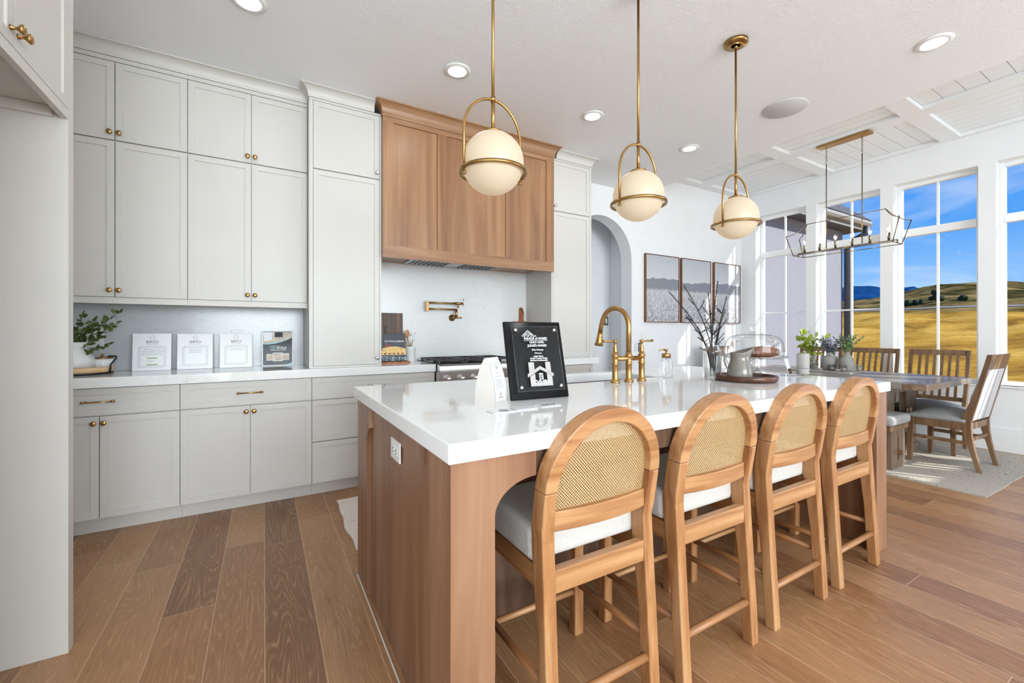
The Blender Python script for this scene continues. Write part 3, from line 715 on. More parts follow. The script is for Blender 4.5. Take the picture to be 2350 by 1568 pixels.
# refrigerator surround at left
fr = thing('pantry_surround', (-0.98, 2.2, 0), 'tall painted cabinet surround at the left edge of the photo', 'cabinet')
MB().box(XL+0.002, -0.622, 2.175, 2.222, 0, 2.935).build('side_panel', cab, fr)
MB().box(XL+0.002, -0.622, 1.343, 1.390, 0, 2.935).build('side_panel', cab, fr)
MB().box(XL+0.002, -0.642, 1.391, 2.1745, 1.999, 2.935).build('carcass', cab, fr)
m = MB(); m.box(-0.6415, -0.622, 1.391, 2.1745, 1.965, 2.0005); m.build('face_frame', cab, fr)
MB().box(XL+0.003, -0.66, 2.160, 2.1745, 1.962, 1.998).build('cleat', cab, fr)
def side_door(y0, y1, z0, z1, ky):
    m = MB(); X0, X1, f_ = -0.6415, -0.622, 0.036
    y0 += G; y1 -= G
    m.box(X0, X1, y0, y0+f_, z0, z1).box(X0, X1, y1-f_, y1, z0, z1).box(X0, X1, y0+f_, y1-f_, z0, z0+f_).box(X0, X1, y0+f_, y1-f_, z1-f_, z1).box(X0, X1-0.007, y0+f_, y1-f_, z0+f_, z1-f_)
    d_ = m.build('door', cab, fr)
    M = Matrix.Translation((-0.622, ky, z0+0.045)) @ Matrix.Rotation(PI/2, 4, 'Y')
    MB().lathe([(0, 0), (0.008, 0), (0.007, 0.004), (0.0045, 0.008), (0.0045, 0.014), (0.010, 0.019), (0.0145, 0.024), (0.0145, 0.028), (0.010, 0.031), (0, 0.032)], 20, M=M).build('knob', brass, d_)
side_door(1.782, 2.173, 2.003, 2.8, 1.782+0.022); side_door(1.393, 1.782, 2.003, 2.8, 1.782-0.022)
local(fr)

# ------------------------------------------------------------------ island
IZ = 0.91
isl = thing('kitchen_island', (1.67, 1.57, 0), 'stained maple kitchen island with arched ends and open seating side', 'kitchen island')
IX0, IX1, IY0, IY1, IT = 0.395, 2.945, 0.975, 2.165, 0.857
def post_poly(x0, x1, arch_dir):
    """corner post with a quarter arch growing out of its inner top"""
    w_ = abs(x1-x0); R = 0.125; zt, za = IT, 0.70
    s_ = arch_dir; xi = x1 if s_ > 0 else x0; xo = x0 if s_ > 0 else x1
    pts = [(xo, 0), (xi, 0), (xi, za)]
    n = 12; A, B = 0.128, 0.088
    for k in range(1, n+1):
        a = PI/2*k/n; pts.append((xi + s_*A*(1-math.cos(a)), za + B*math.sin(a)))
    pts += [(xi+s_*A, zt), (xo, zt)]
    return pts
MB().prism(post_poly(IX0, 0.519, 1), 'y', IY0, IY0+0.045).build('corner_post', islw, isl, bevel=0.0015)
MB().prism(post_poly(2.82, IX1, -1), 'y', IY0, IY0+0.045).build('corner_post', islw, isl, bevel=0.0015)
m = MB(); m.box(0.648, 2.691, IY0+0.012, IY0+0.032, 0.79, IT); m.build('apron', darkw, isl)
m = MB(); m.box(IX0+0.024, IX0+0.044, IY0+0.0455, IY1-0.16, 0, IT); m.box(IX0, IX0+0.0235, IY0+0.0455, IY0+0.15, 0, IT); m.build('end_panel', islw, isl)
# end face: flush wide board, rail, and the arched far pilaster
MB().box(IX0+0.018, IX0+0.0235, 1.15, 1.935, 0, IT).build('end_board', islw, isl)
MB().box(IX0+0.012, IX0+0.0178, 1.215, 1.905, 0.79, IT).build('end_rail', islw, isl)
pil = [(IY1, 0), (IY1, IT), (1.905, IT), (1.905, 0.765)]
for k in range(1, 11):
    a = PI/2*k/10; pil.append((1.905+0.055*math.sin(a) , 0.765-0.10*(1-math.cos(a))))
pil += [(1.96, 0)]
MB().prism([(a, b_) for a, b_ in pil], 'x', IX0, IX0+0.044).build('pilaster', islw, isl)
MB().box(IX1-0.044, IX1, IY0+0.0455, IY1, 0, IT).build('end_panel', islw, isl)
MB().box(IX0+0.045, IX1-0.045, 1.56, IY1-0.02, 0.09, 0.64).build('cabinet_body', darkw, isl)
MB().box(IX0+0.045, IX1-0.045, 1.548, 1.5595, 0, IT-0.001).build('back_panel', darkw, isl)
MB().box(IX0+0.045, IX1-0.045, IY1-0.0195, IY1, 0.09, IT-0.001).build('sink_side_doors', islw, isl)
MB().box(IX0-0.004, IX0-0.0005, IY0, IY1, 0, 0.005).build('caulk_line', plastic, isl)
local(isl)
# slab with sink cut-out
sl = MB(); SX0, SX1, SY0, SY1 = 1.30, 2.08, 1.775, 2.135
x0, x1, y0, y1 = 0.385, 2.96, 0.962, 2.223
xs = [x0, SX0, SX1, x1]; ysl = [y0, SY0, SY1, y1]
vs = [(x, y, z) for z in (IT+0.002, IZ) for y in ysl for x in xs]; fs = []
for j in range(3):
    for i in range(3):
        if i == 1 and j == 1: continue
        a = j*4+i; fs.append((a, a+4, a+5, a+1)); fs.append((a+16, a+17, a+21, a+20))
for i in range(3):
    fs.append((i, i+1, i+17, i+16)); fs.append((12+i, 28+i, 29+i, 13+i))
    fs.append((i*4, i*4+16, i*4+20, i*4+4)); fs.append((i*4+3, i*4+7, i*4+23, i*4+19))
fs += [(5, 21, 22, 6), (9, 10, 26, 25), (5, 9, 25, 21), (6, 22, 26, 10)]
sl.add(vs, fs); tag(sl.build('island_countertop', quartz, bevel=0.004), 'thick white veined quartz slab on the island', 'countertop')
sk = thing('undermount_sink', (1.69, 1.955, 0.66), 'stainless undermount sink set in the island slab', 'sink')
m = MB(); t_ = 0.006; bz = 0.68; e_ = 0.008
m.box(SX0-e_, SX1+e_, SY0-e_-t_, SY0-e_, bz, IT+0.001).box(SX0-e_, SX1+e_, SY1+e_, SY1+e_+t_, bz, IT+0.001).box(SX0-e_-t_, SX0-e_, SY0-e_-t_, SY1+e_+t_, bz, IT+0.001).box(SX1+e_, SX1+e_+t_, SY0-e_-t_, SY1+e_+t_, bz, IT+0.001)
m.box(SX0-e_, SX1+e_, SY0-e_, SY1+e_, bz-0.006, bz); m.build('basin', steel, sk)
MB().lathe([(0, 0.001), (0.03, 0.001), (0.042, 0.004), (0.042, 0)], 24, c=(1.69, 1.955, bz)).build('drain', steeld, sk)
local(sk)
outlet('wall_outlet', (0.4085, 1.515, 0.762), (0, PI/2, -PI/2), 'white outlet mounted sideways on the wooden end of the island')
# bridge faucet
FX, FY = 1.728, 1.69
fa = thing('bridge_faucet', (FX, FY, IZ), 'brass bridge faucet with tall arched spout and two levers at the sink', 'tap')
def col(x, y, name, top):
    m = MB(); m.lathe([(0, 0), (0.026, 0), (0.026, 0.006), (0.020, 0.014), (0.0165, 0.02), (0.0165, 0.095), (0.019, 0.098), (0.019, 0.104), (0.0165, 0.107), (0.0165, top-0.03), (0.020, top-0.026), (0.020, top-0.018), (0.015, top-0.012), (0.013, top), (0, top)], 24, c=(x, y, 0)); return m
SPREAD = 0.100
for s_ in (-1, 1):
    h_ = MB(); x = s_*SPREAD
    col(x, 0, '', 0.165).build('side_column', brass, fa)
    m = MB(); m.lathe([(0.013, 0.1655), (0.011, 0.185), (0.0075, 0.20), (0.0075, 0.215), (0.012, 0.217), (0.012, 0.228), (0.006, 0.231), (0, 0.231)], 16, c=(x, 0, 0))
    m.tube([(x, 0, 0.222), (x+s_*0.03, 0, 0.222), (x+s_*0.07, 0, 0.223), (x+s_*0.085, 0, 0.224)], [0.0055, 0.005, 0.0065, 0.008], 12); m.build('lever', brass, fa)
col(0, 0, '', 0.165).build('centre_column', brass, fa)
MB().tube([(-SPREAD, 0, 0.128), (SPREAD, 0, 0.128)], 0.013, 14).build('bridge', brass, fa)
R_ = 0.108; pz = 0.30; pth = [(0, 0, 0.15), (0, 0, pz)]
for k in range(1, 15):
    a = PI*k/16; pth.append((0, R_-R_*math.cos(a), pz+R_*math.sin(a)))
pth += [(0, 2*R_+0.004, pz+0.01), (0, 2*R_+0.012, pz-0.03)]
MB().tube(pth, 0.0135, 16).build('spout', brass, fa)
MB().tube([(0, 2*R_+0.012, pz-0.03), (0, 2*R_+0.016, pz-0.05), (0, 2*R_+0.022, pz-0.085), (0, 2*R_+0.026, pz-0.108)], [0.0155, 0.016, 0.021, 0.026], 18).build('spray_head', brass, fa)

# soap dispenser with ribbed glass body
sd = thing('soap_dispenser', (2.085, 1.735, IZ), 'ribbed clear glass soap dispenser with brass pump beside the sink', 'soap dispenser')
m = MB(); n = 48; prof = [(0.0, 0.002), (0.036, 0.002), (0.039, 0.008), (0.039, 0.016), (0.036, 0.02), (0.034, 0.09), (0.031, 0.112), (0.020, 0.118)]
vs = []; k_ = len(prof)
for i in range(n):
    a = 2*PI*i/n; rib = 1.0 if i % 2 else 0.93
    for j, (r_, z) in enumerate(prof): rr = r_*(rib if 3 < j < 7 else 1); vs.append((rr*math.cos(a), rr*math.sin(a), z))
fs = [(i*k_+j, ((i+1) % n)*k_+j, ((i+1) % n)*k_+j+1, i*k_+j+1) for i in range(n) for j in range(k_-1)]
m.add(vs, fs, False); m.build('ribbed_bottle', glassc, sd)
MB().lathe([(0.019, 0.1185), (0.026, 0.1185), (0.026, 0.142), (0.023, 0.144), (0.006, 0.145), (0.006, 0.158), (0.0105, 0.159), (0.0105, 0.171), (0, 0.172)], 24).tube([(0, 0, 0.167), (-0.03, 0.006, 0.166), (-0.052, 0.010, 0.162)], [0.005, 0.004, 0.003], 10).build('pump', brass, sd)
MB().tube([(0, 0, 0.01), (0, 0, 0.117)], 0.003, 8).build('dip_tube', plastic, sd)

# tall clear vase and dried branches
vx, vy = 2.205, 1.512
va = tag(MB().lathe([(0, 0.003), (0.040, 0.003), (0.044, 0.01), (0.050, 0.16), (0.050, 0.172), (0.040, 0.185), (0.037, 0.192), (0.037, 0.205), (0.043, 0.210), (0.043, 0.214), (0.034, 0.212), (0.033, 0.192), (0.046, 0.17), (0.046, 0.16), (0.040, 0.015), (0, 0.015)], 40).build('glass_vase', glassc, loc=(vx, vy, IZ)),
         'tall clear glass vase holding dark dried branches', 'vase')
def branch(m, p0, p1, bend, rng, twigs=2, w0=0.0030, lens=1.0):
    """one needle-covered branch"""
    p0, p1 = Vector(p0), Vector(p1); pts = []
    n = 14
    for i in range(n+1):
        t_ = i/n; pts.append(p0.lerp(p1, t_) + Vector(bend)*math.sin(PI*t_))
    m.tube(pts, [w0*(1-0.5*i/n) for i in range(n+1)], 6)
    d_ = (p1-p0).normalized(); tot = (p1-p0).length
    cnt = int(tot/0.00075)
    for i in range(cnt):
        t_ = rng.uniform(0.22, 1.0) if twigs else rng.uniform(0.05, 1.0)
        k = min(n-1, int(t_*n)); q = pts[k].lerp(pts[k+1], t_*n-k); dd = (pts[k+1]-pts[k]).normalized()
        s_ = Vector((rng.gauss(0, 1), rng.gauss(0, 1), rng.gauss(0, 1))); s_ -= dd*s_.dot(dd); s_.normalize()
        L = rng.uniform(0.008, 0.014)*lens; tip = q+s_*L*0.8+dd*L*0.7; sd_ = dd.cross(s_)*0.0012
        m.add([q-sd_, q+sd_, tip], [(0, 1, 2)])
    return pts
rng = random.Random(3)
br_specs = [(-0.215, 0.045, 0.505, 0.02), (-0.155, -0.01, 0.535, 0.03), (-0.125, 0.03, 0.36, 0.0), (0.03, 0.01, 0.56, -0.02), (0.06, -0.03, 0.47, 0.01), (0.075, 0.02, 0.40, 0.02), (-0.01, 0.03, 0.50, 0.01), (-0.07, 0.02, 0.30, 0.0), (0.035, -0.02, 0.33, 0.02), (0.0, 0.0, 0.43, 0.01)]
for i, (dx, dy, hz, bd) in enumerate(br_specs):
    # dx runs along the picture's horizontal (mostly -y/+x)
    ex = Vector((0.864, -0.504, 0)); ey = Vector((0.504, 0.864, 0))
    base = ex*rng.uniform(-0.012, 0.012) + ey*rng.uniform(-0.012, 0.012) + Vector((0, 0, 0.02))
    tip = ex*dx*1.08 + ey*dy + Vector((0, 0, hz))
    m = MB(); pts = branch(m, base, tip, (ex*(-dx*0.28)), rng)
    for q in range(3 if i < 8 else 2):
        k = rng.randint(6, 12); a = pts[k]; b_ = a + ex*rng.choice((-1, 1))*rng.uniform(0.03, 0.05) + Vector((0, 0, rng.uniform(0.02, 0.07)))
        branch(m, a, b_, (0, 0, 0), rng, 0, 0.002)
    o = m.build('dried_branch', dryst, loc=(vx, vy, IZ))
    tag(o, 'dark needled dried branch standing in the tall clear vase on the island', 'branch', 'dried branches in the clear vase')

# walnut tray, pitcher, cake stand
TX, TY = 2.335, 1.40
tag(MB().lathe([(0, 0.004), (0.150, 0.004), (0.158, 0.010), (0.160, 0.030), (0.157, 0.034), (0.149, 0.034), (0.146, 0.022), (0, 0.020)], 56).build('round_tray', walnutd, loc=(TX, TY, IZ-0.002)), 'round dark walnut tray on the island under the pitcher and cake stand', 'tray')
px_, py_ = 2.245, 1.378
pt = thing('pitcher', (px_, py_, IZ+0.0185), 'glossy grey stoneware pitcher on the walnut tray', 'pitcher')
m = MB(); n = 40; prof = [(0, 0.0), (0.050, 0.0), (0.058, 0.010), (0.060, 0.026), (0.056, 0.055), (0.045, 0.095), (0.041, 0.115), (0.045, 0.135), (0.048, 0.146)]
vs = []; kk = len(prof)
sdv = Vector((0.864, -0.504, 0))
for i in range(n):
    a = 2*PI*i/n; dv = Vector((math.cos(a), math.sin(a), 0)); f_ = max(0, dv.dot(sdv))**5
    for r_, z in prof:
        w_ = max(0, (z-0.09)/0.056); q = dv*r_ + sdv*(0.028*f_*w_); vs.append((q.x, q.y, z + 0.016*max(-0.3, dv.dot(sdv))*w_*w_ + 0.010*f_*w_))
fs = [(i*kk+j, ((i+1) % n)*kk+j, ((i+1) % n)*kk+j+1, i*kk+j+1) for i in range(n) for j in range(kk-1)]
m.add(vs, fs, True); o = m.build('body', greyc, pt); so = o.modifiers.new('s', 'SOLIDIFY'); so.thickness = 0.004; so.offset = -1
hp = [(-0.040, 0.128), (-0.062, 0.134), (-0.080, 0.122), (-0.084, 0.098), (-0.075, 0.070), (-0.060, 0.045), (-0.052, 0.030)]
MB().tube([(sdv.x*a, sdv.y*a, z) for a, z in hp], [0.0055]*7, 10).build('handle', greyc, pt)
cx_, cy_ = 2.452, 1.421
ck = thing('cake_stand', (cx_, cy_, IZ+0.0185), 'clear glass cake stand with a glass dome on the walnut tray', 'cake stand')
MB().lathe([(0, 0.006), (0.052, 0.0), (0.054, 0.006), (0.040, 0.018), (0.022, 0.045), (0.018, 0.075), (0.024, 0.094), (0.06, 0.100), (0.155, 0.103), (0.172, 0.113), (0.172, 0.117), (0.155, 0.108), (0.0, 0.106)], 56).build('pedestal_plate', glassc, ck)
dm = MB().lathe([(0.146, 0.110), (0.150, 0.112), (0.152, 0.135), (0.151, 0.160), (0.150, 0.176), (0.148, 0.190), (0.144, 0.202), (0.137, 0.213), (0.127, 0.222), (0.113, 0.230), (0.095, 0.236), (0.070, 0.240), (0.045, 0.2425), (0.0, 0.244)], 72)
d_ = dm.build('dome', glassc, ck)
MB().lathe([(0.046, 0.2445), (0.047, 0.249), (0.030, 0.252), (0.010, 0.254), (0.010, 0.258)], 30).sphere((0, 0, 0.277), 0.020, seg=20).build('dome_knob', glassc, d_)
for k, (a, b_, c_, s_, rz_) in enumerate(((-0.062, 0.028, 0.0, 0.062, 0.3), (0.028, -0.034, 0.0, 0.094, -0.15), (0.045, 0.052, 0.0, 0.064, -0.2))):
    m = MB(); rr = random.Random(k)
    for q in range(9):
        t_ = (q-4)/4; m.sphere((t_*s_*0.85, 0.004*math.sin(q*2), 0), s_*0.5*(1-0.40*t_*t_), 0.62, 0.85, 0.75, 12)
    o = m.build('bread_loaf', bread, loc=(cx_+a, cy_+b_, IZ+0.0185+0.1075+s_*0.33), rot=(0, 0, rz_-0.4))
    tag(o, ['small ridged brown bread roll at the left under the glass dome', 'longest ridged brown bread loaf in the middle under the glass dome', 'brown bread roll behind the longest loaf under the glass dome'][k], 'bread', 'bread under the dome')

# aroma diffuser
df = thing('aroma_diffuser', (2.90, 1.372, IZ), 'matte grey cylinder diffuser on small feet at the far right end of the island slab', 'diffuser')
MB().lathe([(0, 0.046), (0.033, 0.046), (0.0345, 0.05), (0.0345, 0.132), (0.031, 0.139), (0, 0.140)], 36).build('cover', greym, df)
b_ = MB().lathe([(0, 0.012), (0.033, 0.012), (0.0345, 0.016), (0.0345, 0.044), (0.032, 0.0455), (0, 0.0455)], 36).build('base', greym, df)
MB().lathe([(0, 0), (0.0035, 0), (0.0035, 0.002), (0, 0.002)], 12, M=Matrix.Translation((0.0, -0.0345, 0.030)) @ Matrix.Rotation(PI/2, 4, 'X')).build('button', slotm, b_)
for k in range(3):
    a = 2*PI*k/3+0.5; MB().tube([(0.026*math.cos(a), 0.026*math.sin(a), 0.0135), (0.029*math.cos(a), 0.029*math.sin(a), 0)], [0.004, 0.003], 8).build('foot', greym, df)
# acrylic sign holder, seen nearly edge-on
ah = thing('acrylic_sign_holder', (2.838, 1.412, IZ), 'clear acrylic stand with a tilted printed card seen edge-on, near the diffuser', 'sign', rz=0.62)
T = Matrix.Rotation(-0.26, 4, 'X')
ah.rotation_euler = (0, 0, math.radians(16))
MB().box(-0.055, 0.055, -0.03, 0.05, 0, 0.003).build('foot_plate', acryl, ah)
MB().box(-0.055, 0.055, -0.0015, 0.0015, 0.003, 0.155, M=Matrix.Rotation(-0.27, 4, 'X')).build('acrylic_panel', acryl, ah)
MB().box(-0.050, 0.050, -0.0030, -0.0018, 0.006, 0.150, M=Matrix.Rotation(-0.27, 4, 'X')).build('printed_card', paper, ah)
MB().box(-0.045, 0.045, -0.0036, -0.0031, 0.010, 0.045, M=Matrix.Rotation(-0.27, 4, 'X')).build('dark_print', blackg, ah)

# award plaque leaning back on a rear strut
pq = thing('award_plaque', (0.972, 1.434, IZ), 'black award plaque with engraved clear panel leaning back on the island', 'plaque', rz=math.radians(-5.2))
A_ = math.radians(-14.3); Rp = Matrix.Rotation(A_, 4, 'X')
PW, PH = 0.266, 0.322
tilt = (PI/2+A_, 0, 0)
brd = MB().box(-PW/2, PW/2, -0.006, 0.008, 0, PH).build('black_board', blackg, pq, rot=(A_, 0, 0), loc=(0, 0, 0.0015), bevel=0.003)
gl = MB().box(-PW/2+0.026, PW/2-0.026, -0.024, -0.020, 0.030, PH-0.024).build('clear_panel', acryl, brd)
m = MB(); e1, e2, f1, f2 = -PW/2+0.026, PW/2-0.026, 0.030, PH-0.024
m.tube([(e1, -0.022, f1), (e2, -0.022, f1), (e2, -0.022, f2), (e1, -0.022, f2)], 0.0013, 6, closed=True); m.build('panel_edge', glassc, brd)
for x in (e1+0.016, e2-0.016):
    for z in (f1+0.016, f2-0.016):
        MB().lathe([(0.006, -0.006), (0.006, 0.012), (0.0072, 0.0125), (0.0072, 0.016), (0, 0.0165)], 18, M=Matrix.Translation((x, -0.011, z)) @ Matrix.Rotation(PI/2, 4, 'X')).build('standoff', nickel, brd)
def ptext(s_, size, z, x=0, sx=1.0, bold=0.0): text('engraved_text', s_, size, inkw, brd, (x, -0.0250, z), sx=sx, bold=bold)
m = MB()
def strip(m, pts, w_, y=-0.0252):
    for (a, b_), (c_, d_) in zip(pts, pts[1:]):
        v = Vector((c_-a, d_-b_)); L = v.length; v /= L; n_ = Vector((-v.y, v.x))*w_/2
        m.add([(a+n_.x, y, b_+n_.y), (a-n_.x, y, b_-n_.y), (c_-n_.x, y, d_-n_.y), (c_+n_.x, y, d_+n_.y)], [(0, 1, 2, 3)])
strip(m, [(-0.062, 0.262), (-0.012, 0.262)], 0.0012); strip(m, [(-0.058, 0.262), (-0.037, 0.279), (-0.016, 0.262)], 0.003); strip(m, [(-0.049, 0.262), (-0.037, 0.271), (-0.028, 0.265), (-0.024, 0.262)], 0.002)
strip(m, [(-0.060, 0.2395-0.003), (0.052, 0.2365)], 0.0010)
m.build('engraved_mark', inkw, brd)
ptext('TOP OF UTAH', 0.0105, 0.2555, -0.034); ptext('PARADE of HOMES', 0.0150, 0.2445, -0.004, 0.86, 0.0002)
ptext('GOLD LEVEL', 0.0120, 0.2290, 0.0, 1, 0.0002); ptext("JUDGE'S AWARD", 0.0130, 0.2150, 0.0, 0.9, 0.0002)
ptext('Brio Homes', 0.0120, 0.1975, 0, 0.9); ptext('Winona', 0.0100, 0.1835); ptext("Judge's Choice", 0.0082, 0.1705, 0, 0.9, 0.0002)
ptext('1st Place in Interior Design', 0.0082, 0.1620, 0, 0.9, 0.0002); ptext('2nd Place in Craftsmanship', 0.0082, 0.1535, 0, 0.9, 0.0002)
# metallic house emblem
m = MB(); y = -0.0266
def poly(m, pts, y_=y): m.add([(a, y_, b_) for a, b_ in pts] , [tuple(range(len(pts)))])
k = 0.0
poly(m, [(-0.060, 0.085), (-0.060, 0.098), (0.0, 0.130), (0.060, 0.098), (0.060, 0.085), (0.0, 0.1155)])
poly(m, [(-0.052, 0.1), (-0.052, 0.146), (-0.026, 0.146), (-0.026, 0.1145)]); poly(m, [(0.026, 0.1145), (0.026, 0.146), (0.050, 0.146), (0.050, 0.1)])
poly(m, [(-0.050, 0.062), (-0.050, 0.088), (-0.026, 0.1), (-0.026, 0.062)]); poly(m, [(0.028, 0.062), (0.028, 0.1), (0.052, 0.088), (0.052, 0.062)])
for a in (-0.009, 0.002):
    for c_ in (0.074, 0.0835): poly(m, [(a, c_), (a+0.009, c_), (a+0.009, c_+0.008), (a, c_+0.008)])
poly(m, [(-0.050, 0.048), (0.052, 0.048), (0.052, 0.062), (-0.050, 0.062)])
m.build('house_emblem', silver, brd)
text('emblem_text', 'CVHBA', 0.021, inkw, brd, (0.001, -0.0275, 0.064), sx=1.25, bold=0.0006); text('emblem_text', '2024', 0.0095, inkw, brd, (0.0, -0.0275, 0.0965), bold=0.0003)
MB().prism([(0.064, 0.20), (0.068, 0.20), (0.118, 0.001), (0.112, 0.001)], 'x', -0.03, 0.03, M=Matrix.Rotation(0, 4, 'X')).build('rear_strut', acryl, pq)

# arched table tent
tt = thing('arched_table_sign', (0.742, 1.428, IZ), 'pale arched table-top sign with printed card next to the plaque', 'sign')
ax = Vector((0.0885, 0.057, 0)).normalized(); cr = Vector((0.83, -0.56, 0)).normalized()
prof = []
hh, ww = 0.176, 0.082
def bullet(n=10):
    pts = [(-ww/2, 0.0)]
    for k in range(1, n): t_ = k/n; pts.append((-ww/2*(1-t_**2.6), hh*t_))
    pts.append((0, hh))
    for k in range(n-1, 0, -1): t_ = k/n; pts.append((ww/2*(1-t_**2.6), hh*t_))
    pts.append((ww/2, 0.0)); return pts
bp = bullet(); Lx = 0.100
tt.rotation_euler = (0, 0, math.atan2(ax.y, ax.x)); 
# local: x along the fold, y across (front is -y)
m = MB(); m.prism(bp, 'x', -Lx/2, Lx/2); o = m.build('curved_stand', whitemat, tt)
m = MB(); q = [(a-0.0012 if a < 0 else a, b_) for a, b_ in bp[:10]]
def tent_strip(x0, x1, i0, i1, off, name, mat):
    m = MB(); pts = bp[i0:i1+1]; vs = []
    for a, b_ in pts: vs += [(x0, a-off, b_+off*0.2), (x1, a-off, b_+off*0.2)]
    m.add(vs, [(2*i, 2*i+1, 2*i+3, 2*i+2) for i in range(len(pts)-1)], True); return m.build(name, mat, tt)
tent_strip(-Lx/2, Lx/2, 0, 9, 0.0008, 'front_sleeve', acryl)
tent_strip(-Lx/2+0.010, Lx/2-0.014, 1, 8, 0.0014, 'printed_card', paper)
def tline(z, x0, x1, h_=0.0022, mat=inkl, name='printed_line'):
    t0 = z/hh; y0 = -ww/2*(1-t0**2.6)-0.0021; t1 = (z+h_)/hh; y1 = -ww/2*(1-t1**2.6)-0.0021
    MB().add([(x0, y0, z), (x1, y0, z), (x1, y1, z+h_), (x0, y1, z+h_)], [(0, 1, 2, 3)]).build(name, mat, tt)
for k, (z, w_) in enumerate(((0.118, 0.03), (0.105, 0.052), (0.092, 0.056), (0.085, 0.05), (0.078, 0.056), (0.071, 0.046), (0.064, 0.054))): tline(z, -w_/2-0.002, w_/2-0.002)
z0_ = 0.132; y_ = -ww/2*(1-(z0_/hh)**2.6)-0.003
m = MB(); strip(m, [(-0.013, z0_), (-0.006, z0_+0.010), (-0.001, z0_+0.002), (0.004, z0_+0.011), (0.010, z0_)], 0.002, y_-0.001); m.build('printed_peak', inkg, tt)
y_ = -ww/2*(1-(0.04/hh)**2.6)-0.0025
m = MB(); strip(m, [(-0.006, 0.036), (-0.001, 0.050), (0.004, 0.036), (-0.006, 0.036)], 0.0018, y_); m.build('printed_mark', inkg, tt)
tline(0.027, -0.016, 0.014, 0.003, inkg)
# small stacks of cards
for i, (x, y, rz_, n_, lbl) in enumerate(((0.700, 1.272, 0.02, 3, 'small stack of white cards with a grey blot, nearest the arched sign'), (0.795, 1.278, -0.02, 4, 'small stack of plain white cards in front of the plaque'), (0.905, 1.292, 0.03, 3, 'small stack of cards with black line art under the plaque corner'))):
    c_ = thing('card_stack', (x, y, IZ), lbl, 'cards', 'stacks of cards before the plaque', rz_)
    m = MB()
    for k in range(n_): o_ = 0.0012*((k*7) % 3-1); m.box(-0.044+o_, 0.044+o_, -0.026, 0.026, 0.0003+k*0.0011, 0.0011+k*0.0011)
    m.build('cards', paper, c_)
    zt = 0.0011*n_+0.0004; m = MB()
    if i == 0: m.add([(0.01+0.016*math.cos(a)*1.2, 0.0+0.02*math.sin(a), zt) for a in [2*PI*q/14 for q in range(14)]], [tuple(range(14))])
    elif i == 1: m.box(-0.012, 0.012, -0.002, 0.0, zt-0.0001, zt)
    else:
        for q in range(6):
            a0 = -0.03+q*0.011; m.add([(a0, -0.012+0.004*(q % 2), zt), (a0+0.003, -0.012, zt), (a0+0.012, 0.016-0.005*(q % 3), zt), (a0+0.008, 0.016, zt)], [(0, 1, 2, 3)])
    m.build('print', inkl if i == 0 else blackg if i == 2 else inkl, c_)

